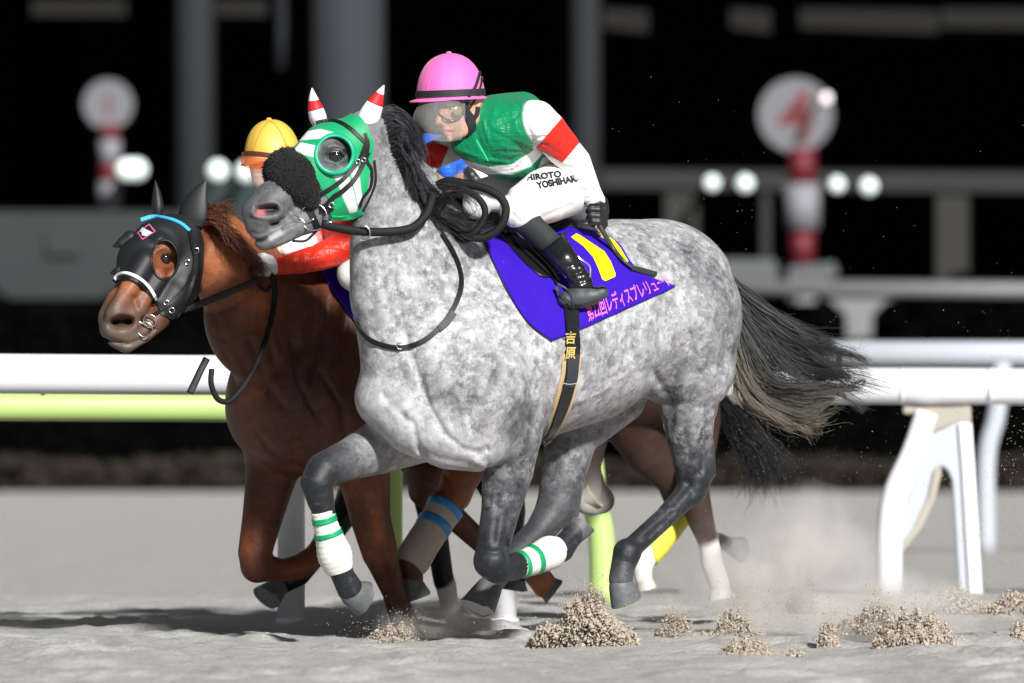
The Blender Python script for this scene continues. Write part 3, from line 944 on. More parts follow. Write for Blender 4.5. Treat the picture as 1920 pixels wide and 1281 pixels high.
# ---- columns, beams and walls of the infield; colours darkened for the missing floodlight
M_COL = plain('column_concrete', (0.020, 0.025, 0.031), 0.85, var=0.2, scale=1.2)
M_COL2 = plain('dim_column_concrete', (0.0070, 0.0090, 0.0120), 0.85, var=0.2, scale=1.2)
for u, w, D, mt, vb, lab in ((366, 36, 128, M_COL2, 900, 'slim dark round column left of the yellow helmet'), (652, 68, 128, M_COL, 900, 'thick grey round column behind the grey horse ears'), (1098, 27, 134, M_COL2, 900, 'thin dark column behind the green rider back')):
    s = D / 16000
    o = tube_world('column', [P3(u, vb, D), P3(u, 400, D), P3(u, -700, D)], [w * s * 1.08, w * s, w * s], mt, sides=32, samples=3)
    tag(o, lab, 'column')
o = tube_world('hanging_cable', [P3(526, 130, 128), P3(528, 60, 128), P3(524, -300, 128)], 9 * 128 / 16000, M_COL2, samples=3)
tag(o, 'faint pale hanging pipe between the left and the thick column', 'pipe')
M_DIM = plain('dim_concrete', (0.0165, 0.0185, 0.019), 0.85, var=0.2, scale=1.5)
M_DIM2 = plain('brownish_concrete', (0.023, 0.0225, 0.0195), 0.85, var=0.2, scale=1.5)
st = empty('infield_shelter', (at(1500, 760, 130).x, 130, 0), 'dim concrete frame with a long beam and square pillars behind the red 4 marker', 'shelter')
slab('beam', [(1128, 318), (2600, 328), (2600, 366), (1128, 354)], 130, 0.4, M_DIM, st)
for u, w, v0 in ((1278, 32, 700), (1786, 30, 700), (1436, 8, 700), (2240, 32, 700)):
    slab('pillar', [(u - w, 352), (u + w, 352), (u + w, v0), (u - w, v0)], 130.1, 0.35, M_DIM2, st)
M_ROOF = plain('roof_edge_brown', (0.0035, 0.0032, 0.0024), 0.9)
rf = empty('stand_roof', (at(1500, 40, 150).x, 150, 0), 'dim roof edge running along the top right of the night background', 'roof')
for a, b in ((1130, 1215), (1370, 1445), (1500, 1760), (1765, 2500)):
    slab('fascia', [(a, 16), (b, 20), (b, 62), (a, 52)], 150, 0.4, M_ROOF, rf)
for a, b in ((60, 235), (405, 500)):
    slab('fascia', [(a, 0), (b, 0), (b, 30), (a, 30)], 150, 0.4, M_ROOF, rf)
o = slab('grey_wall', [(-600, 392), (640, 398), (640, 870), (-600, 870)], 122, 0.5, plain('wall_grey', (0.023, 0.028, 0.029), 0.85, var=0.25, scale=0.8))
tag(o, 'long low grey wall behind the chestnut horse head', 'wall')
o = slab('switch_box', [(88, 440), (148, 440), (148, 478), (88, 478)], 121.9, 0.08, plain('box_grey', (.024, .028, .028), .8))
tag(o, 'small dark box on the grey wall at far left', 'box')
o = slab('teal_banner', [(390, 330), (640, 330), (640, 400), (390, 400)], 124, 0.1, plain('teal_board', (0.012, 0.026, 0.028), 0.8))
tag(o, 'dark teal board above the grey wall beside the yellow helmet', 'board')

# ---- hedge, verge planting and the dark stand that closes the view
def leafy(name, boxes, n, size, mat, seed, parent=None):
    g = np.random.default_rng(seed)
    Vs, Fs = [], []
    tot = sum((b[1] - b[0]) for b in boxes); base = 0
    for (x0, x1, y0, y1, z0, z1) in boxes:
        k = int(n * (x1 - x0) / tot)
        c = np.stack([g.uniform(x0, x1, k), g.uniform(y0, y1, k), z0 + (z1 - z0) * g.random(k) ** 0.8], 1)
        c[:, 2] += 0.12 * (z1 - z0) * np.sin(c[:, 0] * 1.7 + seed) * (c[:, 2] > z0 + 0.6 * (z1 - z0))
        a = g.normal(0, 1, (k, 3)); a /= np.linalg.norm(a, axis=1)[:, None]
        b = np.cross(a, g.normal(0, 1, (k, 3))); b /= np.linalg.norm(b, axis=1)[:, None]
        s = size * g.uniform(0.5, 1.2, k)[:, None]
        Vs.append(np.stack([c - a * s, c + b * s * 0.5, c + a * s, c - b * s * 0.5], 1).reshape(-1, 3))
        Fs.append(np.arange(k * 4).reshape(-1, 4) + base); base += k * 4
    return mesh_obj(name, np.vstack(Vs), np.vstack(Fs), mat, parent, smooth=False, uvw=False)
M_HEDGE = plain('night_hedge_leaves', (0.0005, 0.0008, 0.0005), 0.9, var=0.5, scale=1, bmp=0, spec=0.05)  # leaf colour taken near black for the missing light
def hedge(name, u0, u1, v0, v1, D, depth, n, label, size=0.16):
    x0, x1 = at(u0, 0, D).x, at(u1, 0, D).x
    zt, zb = at(0, v0, D).z, max(at(0, v1, D).z, 0.0)
    e = empty(name, ((x0 + x1) / 2, D, 0), label, 'hedge')
    slab('core', [(u0 + 6, v0 + 12), (u1 - 6, v0 + 12), (u1 - 6, v1), (u0 + 6, v1)], D + 0.1, depth - 0.2, M_HEDGE, e)
    lf = leafy('leaves', [(x0, x1, D - 0.1, D + depth, zb, zt)], n, size, M_HEDGE, 3, e); lf['kind'] = 'stuff'
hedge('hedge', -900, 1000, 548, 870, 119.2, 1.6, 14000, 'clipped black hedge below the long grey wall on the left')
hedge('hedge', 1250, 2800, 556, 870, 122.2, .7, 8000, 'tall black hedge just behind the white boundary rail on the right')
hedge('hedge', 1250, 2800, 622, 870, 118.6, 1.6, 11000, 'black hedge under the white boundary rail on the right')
M_BUSH = plain('brown_verge_plants', (0.020, 0.0135, 0.008), 0.9, var=0.5, scale=2, bmp=0)
x0, x1 = at(-500, 0, 117).x, at(2400, 0, 117).x
o = leafy('verge_scrub', [(x0, x1, 116.6, 118.4, 0.0, 0.42)], 14000, 0.11, M_BUSH, 8)
tag(o, kind='stuff')
M_STAND = plain('unlit_stand', (0.0003, 0.00033, 0.0004), 0.95, bmp=0, spec=0.0)  # night darkness put into the wall colour
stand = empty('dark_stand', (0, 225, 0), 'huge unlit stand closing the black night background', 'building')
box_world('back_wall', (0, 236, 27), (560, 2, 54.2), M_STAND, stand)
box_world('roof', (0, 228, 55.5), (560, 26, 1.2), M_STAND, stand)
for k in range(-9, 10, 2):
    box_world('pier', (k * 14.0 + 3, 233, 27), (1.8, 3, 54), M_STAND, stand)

# ---- lamps seen as out of focus discs
M_LAMP = emit('lamp_glow', (0.88, 1.0, 0.95), 0.45)
M_LAMP2 = emit('lamp_glow_pink', (1.0, 0.86, 0.86), .9)
M_CASE = plain('lamp_housing', (0.02, 0.02, 0.02), 0.6)
def lamp(u, v, D, r, mat, label):
    e = empty('lamp', at(u, v, D), label, 'lamp', None)
    c = np.array(at(u, v, D))
    n, m_ = 14, 7
    V = []; F = []
    for i in range(m_ + 1):
        ph = math.pi * i / m_
        for j in range(n):
            th = 2 * math.pi * j / n
            V.append(c + r * np.array([math.sin(ph) * math.cos(th), math.sin(ph) * math.sin(th), math.cos(ph)]))
    for i in range(m_):
        for j in range(n):
            F.append((i * n + j, (i + 1) * n + j, (i + 1) * n + (j + 1) % n, i * n + (j + 1) % n))
    mesh_obj('bulb', V, F, mat, e, uvw=False)
    tube_world('bracket', [(c[0], c[1] + r, c[2]), (c[0], c[1] + r + 0.5, c[2] + 0.1), (c[0], c[1] + 1.2, c[2] + 0.1)], r * 0.5, M_CASE, e, sides=10)
for u, v, D, r, lab in ((238, 318, 125, 0.15, 'lamp glow touching the right of the small marker pole'), (256, 318, 125, 0.15, 'white lamp glow overlapping the one beside the small marker pole'),
                        (408, 320, 123, 0.14, 'pale round lamp glow between the slim column and the yellow helmet'), (462, 322, 123, 0.14, 'pale lamp glow half hidden by the yellow helmet'),
                        (1335, 343, 129, 0.11, 'first of two round lamp glows on the beam left of the 4 pole'), (1397, 344, 129, 0.12, 'second of two round lamp glows on the beam left of the 4 pole'),
                        (1569, 346, 129, 0.11, 'round lamp glow just right of the 4 marker pole'), (1629, 349, 129, 0.12, 'last round lamp glow at the end of the row on the beam')):
    lamp(u, v, D, r, M_LAMP, lab)
lamp(1549, 184, 122.4, 0.075, M_LAMP2, 'single pinkish lamp glow on the edge of the round 4 marker')

# ================================================================ HORSES
def HN(pts, uc):
    """(u, v, l, r[, tone]) -> (u, v, w, r, tone)"""
    return [(p[0], p[1], hw(p[0], p[2], uc)) + tuple(p[3:]) for p in pts]
UC = 1050.0
def HC(pts, k=24, fl=None, uc=UC, col=None, ck=None): return Chain(HN(pts, uc), k, fl, col, ck)
def t3(t, d=1.0, p=0.0): return (t, d, p)      # darkness, dappling, pink
HEADLAT = (0.18, 0.0, -0.984)
LT = t3(.05); MID = t3(.22)
grey_chains = [
    HC([(1075, 622, 0, 176, t3(.07)), (985, 640, 0, 186, t3(.12)), (862, 676, 0, 180, t3(.09))], 40),
    HC([(1075, 600, 0, 160, t3(.12)), (1225, 570, 0, 150, t3(.13))], 40),
    HC([(1232, 566, 0, 151, t3(.12)), (1252, 600, 0.04, 137, t3(.22))], 30),
    HC([(1262, 610, .12, 124, t3(.12)), (1290, 690, .14, 88, t3(.22)), (1290, 760, .14, 56, t3(.34)), (1293, 815, .13, 42, t3(.42, 1.3))], 34),
    HC([(1293, 815, .13, 41, t3(.42, 1.3)), (1293, 862, .12, 33, t3(.65, 1.1)), (1302, 900, .12, 32, t3(.9, .2)), (1296, 922, .12, 27, t3(.95, .1))], 12),
    HC([(1325, 830, .12, 14, t3(.6, .3)), (1326, 885, .12, 17, t3(.9, .2))], 14),
    HC([(1296, 920, .12, 25, t3(.95, .1)), (1245, 972, .12, 20, t3(.76, 1.0)), (1190, 1022, .12, 20, t3(.95, .2)), (1176, 1036, .12, 27, t3(1, .1)), (1168, 1062, .12, 23, t3(.8, .2)), (1164, 1086, .12, 23, t3(.6, .2))], 10),
    # far hind leg
    HC([(1130, 730, -.14, 85, t3(.3)), (1072, 815, -.13, 50, t3(.4, .5)), (1058, 880, -.12, 43, t3(.48, 1.1)), (1045, 950, -.12, 38, t3(.62, 1.0))], 14),
    HC([(1075, 880, -.12, 18, t3(.5, .3)), (1066, 962, -.12, 20, t3(.8, .1))], 12),
    HC([(1045, 950, -.12, 36, t3(.65, .2)), (1010, 998, -.12, 28, t3(.8, .2)), (960, 1046, -.12, 25, t3(.8, .1)), (938, 1068, -.12, 27, t3(.9, .1)), (924, 1092, -.12, 22, t3(.45, .3))], 10),
    HC([(905, 552, 0, 112, t3(.12)), (1000, 548, 0, 108, t3(.14)), (1080, 545, 0, 118, t3(.14)), (1150, 543, 0, 128, t3(.14))], 36),
    # chest, shoulders
    HC([(765, 720, -.08, 92, t3(.02, .45)), (728, 745, -.08, 58, t3(.05, .4))], 30),
    Chain([(726, 745, -240, 60, t3(.05, .5)), (778, 792, -272, 62, t3(.08, .5)), (845, 818, -285, 63, t3(.08, .5)), (892, 826, -285, 59, t3(.12, .6))], 16),
    HC([(900, 740, .20, 108, t3(.18)), (940, 800, .19, 74, t3(.35))], 36),
    HC([(840, 770, .02, 90, t3(.05, .4))], 30),
    # near foreleg
    HC([(955, 820, .17, 60, t3(.4)), (952, 880, .17, 49, t3(.5, 1.3)), (938, 960, .17, 36, t3(.66, 1.2)), (924, 1025, .17, 31, t3(.95, .2)), (922, 1052, .17, 35, t3(1, .1)), (932, 1066, .17, 29, t3(1, .1)), (966, 1062, .16, 25, t3(.95, .1))], 14),
    HC([(966, 1062, .16, 24, t3(.95, .1)), (1028, 1040, .15, 21, t3(.9, .1)), (1052, 1030, .15, 25, t3(.95, .1)), (1068, 1010, .15, 21, t3(.95, .1)), (1080, 996, .15, 22, t3(.7, .1))], 8),
    # far foreleg
    HC([(770, 808, -.15, 66, t3(.1, .6)), (712, 838, -.17, 51, t3(.22, .7)), (655, 862, -.17, 39, t3(.5, .6)), (607, 882, -.17, 34, t3(.85, .3)), (594, 905, -.17, 31, t3(.98, .1)), (600, 935, -.17, 25, t3(.9, .1))], 22),
    HC([(600, 930, -.17, 24, t3(.9, .1)), (612, 985, -.17, 20, t3(.9, .1)), (630, 1042, -.17, 26, t3(.9, .1)), (642, 1078, -.17, 22, t3(.95, .1)), (656, 1104, -.17, 25, t3(.95, .1))], 8),
    # neck
    HC([(800, 620, 0, 150, t3(.12)), (776, 545, 0, 138, t3(.14)), (770, 470, 0, 129, t3(.2))], 40, (LAT, .66)),
    HC([(770, 470, 0, 127, t3(.2)), (752, 395, 0, 104, t3(.3)), (728, 320, 0, 76, t3(.3)), (694, 262, 0, 58, t3(.35))], 26, (LAT, .56)),
    # head
    Chain([(676, 268, -303, 50, t3(.4, .5)), (618, 286, -316, 55, t3(.5, .4)), (583, 318, -322, 50, t3(.5, .3))], 20, (HEADLAT, .82)),
    Chain([(650, 345, -318, 56, t3(.35, .6)), (606, 372, -322, 46, t3(.4, .4)), (575, 405, -328, 34, t3(.45, .2))], 22, (HEADLAT, .7)),
    Chain([(575, 332, -326, 40, t3(.58, .2)), (540, 356, -332, 36, t3(.62, .1)), (512, 378, -340, 37, t3(.56, .3))], 18, (HEADLAT, .9)),
    Chain([(506, 384, -346, 37, t3(.56, .3)), (486, 400, -352, 33, t3(.58, .3))], 14, (HEADLAT, 1.0)),
    Chain([(482, 424, -350, 22, t3(.55, .3)), (486, 430, -350, 21, t3(.55, .3))], 9),
    Chain([(560, 416, -334, 27, t3(.5, .1)), (530, 436, -340, 22, t3(.45, .1)), (505, 446, -344, 22, t3(.5, .3)), (495, 450, -344, 20, t3(.5, .3))], 7),
]
grey_grooves = [
    # pectoral and jugular lines, the shoulder edge
    ([(712, 480), (722, 560), (745, 610), (755, 632)], 6, 3.0),
    ([(738, 520), (752, 590), (766, 650), (786, 705), (806, 765), (836, 815), (868, 842), (900, 848), (914, 842)], 6, 6.5),
    ([(755, 780), (776, 795), (782, 830), (796, 860)], 6, 5.5),
    ([(705, 735), (735, 758), (757, 782)], 8, 4),
    ([(676, 600), (700, 625), (716, 650)], 7, 2.5),
    ([(912, 838), (914, 880)], 5, 5),
    ([(786, 842), (830, 860), (880, 870)], 7, 3),
    ([(838, 812), (860, 836), (885, 846)], 10, -3),
    ([(890, 866), (905, 872)], 6, -4),
    # ribs and flank
    ([(1186, 575), (1196, 610), (1180, 660)], 12, 5),
    ([(1240, 545), (1244, 590), (1228, 650), (1222, 700)], 12, 5),
    ([(1222, 695), (1250, 740), (1262, 800)], 9, 4),
    ([(1290, 640), (1262, 700), (1250, 760)], 16, 3),
    ([(960, 470), (930, 560), (920, 640), (940, 720)], 20, 6), ([(880, 520), (850, 600), (838, 680)], 16, 3.5), ([(1000, 600), (985, 700), (1000, 790)], 13, 5), ([(930, 720), (955, 760), (1000, 800)], 9, 4),
    ([(1010, 640), (1000, 730)], 14, 2),
    ([(1050, 690), (1040, 780)], 12, 2),
    ([(1332, 560), (1362, 640), (1350, 720)], 10, 5), ([(1270, 560), (1300, 650), (1310, 740)], 14, 4), ([(1340, 730), (1322, 790), (1312, 840)], 6, 4), ([(1080, 700), (1110, 740)], 14, 2.5), ([(1120, 660), (1150, 710)], 14, 2.5), ([(1070, 760), (1130, 735), (1190, 690)], 5, -2.5), ([(860, 740), (872, 790), (880, 830)], 4, -2),
    # forearm tendons
    ([(935, 900), (930, 970), (925, 1015)], 5, 3), ([(975, 900), (958, 970), (945, 1020)], 6, 3), ([(962, 1050), (950, 1056)], 8, 3), ([(905, 1030), (925, 1036), (950, 1032)], 5, 3.5), ([(955, 930), (946, 1000), (952, 1040)], 4, 4.5), ([(972, 1072), (955, 1066)], 5, 3), ([(1066, 1022), (1080, 1010)], 4, 3), ([(580, 905), (596, 915), (618, 908)], 5, 4), ([(594, 926), (612, 934)], 4, 3), ([(640, 1082), (655, 1092)], 4, 3),
    ([(1048, 850), (1062, 900), (1068, 950)], 5, 3), ([(1035, 870), (1050, 930)], 6, -2),
    ([(1290, 820), (1300, 860)], 6, 4), ([(1316, 840), (1314, 885)], 5, 5), ([(1288, 905), (1300, 925)], 6, 3.5), ([(1262, 962), (1215, 1008)], 3.5, 3.5), ([(1160, 1050), (1180, 1056)], 5, 3), ([(1276, 750), (1262, 830)], 3, -2.5), ([(1300, 760), (1290, 850)], 3, -2), ([(1310, 880), (1290, 910), (1262, 945)], 5, 3), ([(1235, 985), (1195, 1018)], 4, 2.5),
    ([(690, 850), (650, 872), (618, 888)], 6, 2.5),
    ([(640, 838), (668, 800)], 8, 2),
    # head: nostril, mouth, cheek, eye lids
    ([(484, 394), (500, 393), (514, 391)], 7.5, 17),
    ([(474, 402), (480, 388), (498, 381), (520, 383), (528, 392)], 6, -4.5),
    ([(476, 404), (490, 410), (515, 410), (528, 402)], 5, -3),
    ([(462, 451), (490, 451), (512, 440), (530, 428), (560, 414)], 3.2, 6),
    ([(470, 409), (486, 413), (520, 420)], 4, 3),
    ([(470, 436), (482, 440), (496, 438)], 2.5, 3), ([(500, 424), (516, 420), (530, 410)], 3, 3), ([(520, 452), (535, 446), (550, 436)], 3, 2.5), ([(534, 400), (546, 412), (552, 424)], 3, 2.5), ([(540, 392), (556, 404), (562, 420)], 2.5, 2), ([(466, 372), (480, 362)], 4, 2), ([(520, 372), (536, 384), (540, 400)], 4, 2.5),
    ([(545, 345), (560, 380), (580, 395)], 7, 3),
    ([(612, 276), (628, 272), (644, 280)], 4, -5),
    ([(612, 302), (630, 308), (646, 298)], 4, -3.5),
    ([(618, 293), (642, 292)], 6, 5),
    ([(655, 370), (635, 390), (615, 400)], 6, -2),
]
grey_body = Body(grey_chains, grey_grooves, front=lambda U: np.maximum(0.84 * (U - UC) - 20, -334))
G_H = 3.0
gV, gQ = grey_body.surface(G_H)
gc = grey_body.colours(gV)
front = gV[:, 2] < np.maximum(0.84 * (gV[:, 0] - UC), -330)
# spots set darker or paler: muzzle, nostril lining, elbow patch, painted shadow in the eye cup
def tone_spot(c, V, path, wd, val, ch=0, mask=None):
    d = path2d(path, V[:, 0], V[:, 1]); m = np.exp(-(d / wd) ** 2)
    if mask is not None: m = m * mask
    c[:, ch] = c[:, ch] * (1 - m) + val * m
tone_spot(gc, gV, [(968, 812), (985, 770)], 24, .5, 0, front)
tone_spot(gc, gV, [(920, 700), (900, 740)], 40, .3, 0, front)
tone_spot(gc, gV, [(735, 380), (745, 420)], 30, .38, 0, front)
tone_spot(gc, gV, [(1290, 470), (1340, 540), (1372, 650)], 34, .38, 0, front)
tone_spot(gc, gV, [(1280, 690), (1270, 760)], 34, .42, 0, front)
tone_spot(gc, gV, [(900, 440), (960, 520)], 20, .25, 0, front)
tone_spot(gc, gV, [(494, 393), (512, 392)], 8, 1.0, 0, front)
tone_spot(gc, gV, [(486, 399), (492, 400)], 5.5, 1.0, 2, front)
tone_spot(gc, gV, [(606, 290), (648, 282)], 26, 0.60, 0, front); tone_spot(gc, gV, [(640, 262), (660, 285), (655, 310)], 9, 0.95, 0, front); tone_spot(gc, gV, [(614, 292), (642, 292)], 11, 1.0, 0, front)  # middle spot paints the shadow at the cup's upper right
tone_spot(gc, gV, [(462, 451), (490, 451), (512, 440), (528, 430)], 3, 1.0, 0, front)
tone_spot(gc, gV, [(508, 446), (525, 436)], 7, 0.1, 0, front)
M_GREY = coat_grey()
grey = empty('grey_horse', tuple(world_of([(1000, 1190, hw(1000, 0))])[0] * np.array([1, 1, 0])), 'dapple grey racehorse in green and white hood, all feet off the sand', 'horse')
mesh_obj('body', gV, gQ, M_GREY, grey, cols=gc)
gT = bvh(gV, gQ)
print('grey verts', len(gV))
M_HOOF = plain('dark_hoof_horn', (0.10, 0.105, 0.11), 0.5, var=0.65, scale=22, bmp=0.5, bd=.004)
M_SOLE = plain('pale_hoof_sole', (0.50, 0.37, 0.20), 0.7, var=0.3, scale=50, bmp=0.5)
M_SOLE2 = plain('grey_hoof_sole', (0.30, 0.30, 0.30), 0.6, var=0.3, scale=50, bmp=0.5)
def W3(u, v, l, uc=UC): return (u, v, hw(u, l, uc))
hoof(grey, W3(1164, 1092, .12), W3(1176, 1128, .12), 27, 30, (-.5, .3, -.5), (M_HOOF, M_SOLE2))
hoof(grey, W3(922, 1098, -.12), W3(895, 1144, -.12), 27, 30, (-.9, .55, -.2), (M_HOOF, M_SOLE2))
hoof(grey, W3(1076, 1003, .15), (1091, 981, hw(1092, .15) - 6), 22, 24, (.9, .4, -.15), (M_HOOF, M_SOLE))
hoof(grey, W3(655, 1108, -.17), (684, 1121, hw(678, -.17) + 2), 27, 31, (-.45, 1, .0), (M_HOOF, M_SOLE))

def hair_mat(name, attr=True, col=(0.02, 0.02, 0.023), rough=0.42):
    m, nt, bs = new_mat(name)
    if attr:
        a = N(nt, 'ShaderNodeVertexColor'); a.layer_name = 'Col'; nt.links.new(a.outputs['Color'], bs.inputs['Base Color'])
    else: bs.inputs['Base Color'].default_value = tuple(col) + (1,)
    bs.inputs['Roughness'].default_value = rough; bs.inputs['Specular IOR Level'].default_value = 0.45
    return m
M_HAIR = hair_mat('horse_hair')

# eye
def ball(name, c, r, mat, parent, sq=(1, 1, 1)):
    n, m_ = 20, 12; V, F = [], []
    for i in range(m_ + 1):
        ph = math.pi * i / m_
        for j in range(n):
            th = 2 * math.pi * j / n
            V.append((c[0] + r * sq[0] * math.sin(ph) * math.cos(th), c[1] + r * sq[1] * math.cos(ph), c[2] + r * sq[2] * math.sin(ph) * math.sin(th)))
    for i in range(m_):
        for j in range(n): F.append((i * n + j, i * n + (j + 1) % n, (i + 1) * n + (j + 1) % n, (i + 1) * n + j))
    return mesh_obj(name, V, F, mat, parent)
M_EYE = plain('glossy_dark_eye', (0.010, 0.008, 0.008), 0.06, bmp=0, coat=1.0)
M_EYEW = plain('pale_eye_rim', (0.45, 0.36, 0.33), 0.3, bmp=0)
we, _ = hit(gT, 630, 292)
eye = ball('eye', (629, 292, we + 4), 14.5, M_EYE, grey)
add_tube('eyelid', [(613, 288, we - 2, 2.2), (624, 281, we - 7, 3.0), (638, 282, we - 6, 3.0), (646, 291, we - 1, 2.0)], plain('eyelid_skin', (.05, .048, .05), .4), grey, sides=8)
add_tube('eye_white', [(617, 286, we - 4, 1.0), (625, 283.5, we - 7, 1.6), (635, 284.5, we - 7, 1.0)], M_EYEW, grey, sides=6)

strands('flyaway', [[(806, 392, -318), (835, 352, -328), (868, 350, -325), (896, 385, -315), (902, 418, -305)], [(820, 410, -310), (850, 368, -322), (880, 372, -318), (905, 402, -308), (900, 430, -300)], [(800, 370, -318), (818, 345, -325), (850, 342, -320), (880, 356, -312), (900, 374, -306)]], 70, .55, hair_mat('flyaway_hair', False, (.006, .006, .007)), grey, spread=(6, 12), seg=16, curl=4, seed=61, length=(.5, 1))
# ---- hood, worn on the head
M_CLOTH = cloth_mat('printed_hood_cloth', 0.5, 0.3, 26, 0.003)
GREEN, WHITE, RED = (0.004, 0.30, 0.115), (0.80, 0.80, 0.80), (0.66, 0.012, 0.018)
hood_poly = [(659, 212), (612, 213), (585, 226), (560, 248), (540, 268), (540, 280), (562, 290), (577, 299), (590, 339), (602, 356), (615, 374), (618, 392), (620, 413), (650, 412), (677, 397), (681, 377), (690, 355), (699, 299), (702, 267), (694, 246), (680, 220)]
head_body = Body([c for c in grey_chains[18:]], [g for g in grey_grooves])
head_body.front = grey_body.front
hV, hQ = grey_body.surface(2.0, grow=3.0, lo=(515, 185, -420), hi=(722, 430, -160), smooth=2)
inside = polysd(hood_poly, hV[:, 0], hV[:, 1]) < 0
nearm = hV[:, 2] < -250
hole = (np.hypot(hV[:, 0] - 626, (hV[:, 1] - 290)) < 31) & (hV[:, 2] < -316)
okbox = (hV[:, 0] > 517) & (hV[:, 2] > -418) & (hV[:, 2] < -164) & (hV[:, 1] > 188)
hV2, hQ2 = keep_faces(hV, hQ, inside & ~hole & okbox)
hc = np.tile(np.array(GREEN), (len(hV2), 1))
paint(hc, hV2, [([(557, 264), (571, 247), (600, 242), (629, 250), (604, 259)], WHITE), ([(551, 281), (563, 267), (594, 274), (591, 295), (570, 290)], WHITE),
                ([(624, 330), (652, 325), (660, 350), (673, 396), (656, 400), (640, 362), (633, 340)], WHITE), ([(659, 325), (671, 312), (679, 372), (671, 385)], WHITE)], 1.0)
hood = mesh_obj('hood', hV2, hQ2, M_CLOTH, grey, cols=hc)
M_GRN = plain('green_binding', GREEN, 0.5, var=0.08, scale=30, bmp=0.2)
M_TEAL = plain('teal_eye_cup', (0.005, 0.36, 0.20), 0.45, var=0.1)
M_LEATHER = plain('black_bridle_leather', (0.006, 0.0065, 0.007), 0.5, spec=.35, var=0.3, scale=40, bmp=0.3)
M_RUB = plain('black_rubber_rein', (0.004, 0.0045, 0.005), 0.6, spec=.25, var=0.3, scale=60, bmp=0.5, bd=0.003)
M_STEEL = plain('bright_steel', (0.62, 0.62, 0.62), 0.22, metal=1.0, bmp=0)
strap('hood_hem', [(619, 406), (640, 406), (662, 402), (679, 394)], 13, M_GRN, grey, gT, off=5, th=3)
wc = we - 14
# eye cup: a raised collar with depth
V, F = [], []
n = 40
for i in range(n):
    a = 2 * math.pi * i / n
    open_ = 0.5 + 0.5 * math.cos(a - math.radians(20))     # taller at the back of the eye
    for rr, dw in ((30, 13), (32 + 1 * open_, -6 - 15 * open_), (38 + 2 * open_, -4 - 12 * open_), (41, 2), (42, 12)):
        u, v = 627 + rr * math.cos(a), 289 + rr * 1.02 * math.sin(a)
        w0, _ = hit(gT, u, v, default=we)
        V.append((u, v, min(w0, we + 12) + dw))
for i in range(n):
    for q in range(4):
        a_, b_ = i * 5 + q, ((i + 1) % n) * 5 + q
        F.append((a_, a_ + 1, b_ + 1, b_))
mesh_obj('eye_cup', V, F, M_TEAL, grey)
def ear(base, tip, rb, mats, parent, lean=0, flat=0.5, bands=((0, .55, 0), (.55, .78, 1), (.78, 1, 0)), ax=(1, 0, 0.3), names=('ear_cover', 'red_band', 'ear_cover'), bow=5):
    b, t = np.array(base, float), np.array(tip, float)
    m = (b + t) / 2 + np.array([bow, 0, 0])
    prof = [(0, .78), (.2, 1.0), (.42, .93), (.64, .68), (.84, .36), (1.0, .05)]
    nodes = []
    for s, k in prof:
        p = (1 - s) ** 2 * b + 2 * s * (1 - s) * m + s * s * t
        nodes.append(tuple(p) + (rb * k,))
    C = catmull(nodes, 41)
    for (s0, s1, mi), nm in zip(bands, names):
        i0, i1 = int(s0 * 40), int(s1 * 40)
        V, F = tube(C[i0:i1 + 1], sides=18, samples=i1 - i0 + 1, flat=flat, ax=ax)
        mesh_obj(nm, V, F, mats[mi], parent)
M_WCL = plain('white_stretch_cloth', (0.80, 0.80, 0.80), 0.6, var=0.05, scale=20, bmp=0.3)
M_RCL = plain('red_stretch_cloth', RED, 0.6, var=0.1, scale=20, bmp=0.3)
ear((682, 243, -312), (720, 160, -322), 25, (M_WCL, M_RCL), grey, bow=-2, flat=.8, ax=(-.75, -.4, .4))
ear((602, 236, -290), (585, 165, -292), 20, (M_WCL, M_RCL), grey, bow=-6, flat=.8, ax=(1, .2, .2), bands=((0, .42, 0), (.42, .64, 1), (.64, 1, 0)))
# sheepskin noseband roll
roll_nodes = [(497, 322, -300, 30), (524, 318, -330, 40), (552, 328, -356, 42), (572, 350, -366, 36), (584, 372, -362, 20)]
rV, rF = tube(roll_nodes, sides=26, samples=30)
M_FLEECE, nt_, bs_ = new_mat('black_sheepskin')
n_ = noise_node(nt_, 90, 4, .7)
nt_.links.new(ramp(nt_, n_.outputs['Fac'], [(.3, .0015), (.75, .006)]).outputs[0], bs_.inputs['Base Color'])
bs_.inputs['Roughness'].default_value = 1; bs_.inputs['Sheen Weight'].default_value = 0.12
roll = Body([Chain([(526, 322, -304, 34), (541, 320, -328, 44), (556, 330, -340, 45), (571, 352, -350, 32), (583, 374, -354, 19)], 8)])
rV, rQ = roll.surface(2.5)
RB = mesh_obj('sheepskin_roll', rV, rQ, M_FLEECE, grey)
g = np.random.default_rng(3)
pick = g.choice(len(rV), 5200)
cen = np.array([540, 335, -330.0])
Pf = rV[pick]; dn = Pf - cen; dn /= np.linalg.norm(dn, axis=1)[:, None]
dn += g.normal(0, .5, dn.shape); s1 = g.normal(0, 1, dn.shape)
L_ = g.uniform(1.5, 4.2, (len(Pf), 1))
Vf = np.stack([Pf - s1 * .7, Pf + s1 * .7, Pf + dn * L_], 1).reshape(-1, 3)
mesh_obj('fleece', Vf, np.arange(len(Vf)).reshape(-1, 3), M_FLEECE, RB)['kind'] = 'stuff'
T_ = [gT, bvh(hV2, hQ2)]
st_ = dict(parent=grey, mat=M_LEATHER)
strap('browband', [(592, 231), (610, 227), (634, 229), (656, 241), (672, 255), (686, 268)], 8, tree=T_, off=2, **st_)
strap('cheekpiece', [(684, 250), (690, 270), (687, 300), (696, 320), (694, 350), (680, 370), (674, 388)], 6, tree=T_, off=2.5, **st_)
strap('cheekpiece', [(688, 262), (680, 285), (671, 303), (650, 330), (627, 349), (606, 362), (590, 372), (580, 384)], 8.5, tree=T_, off=3, **st_)
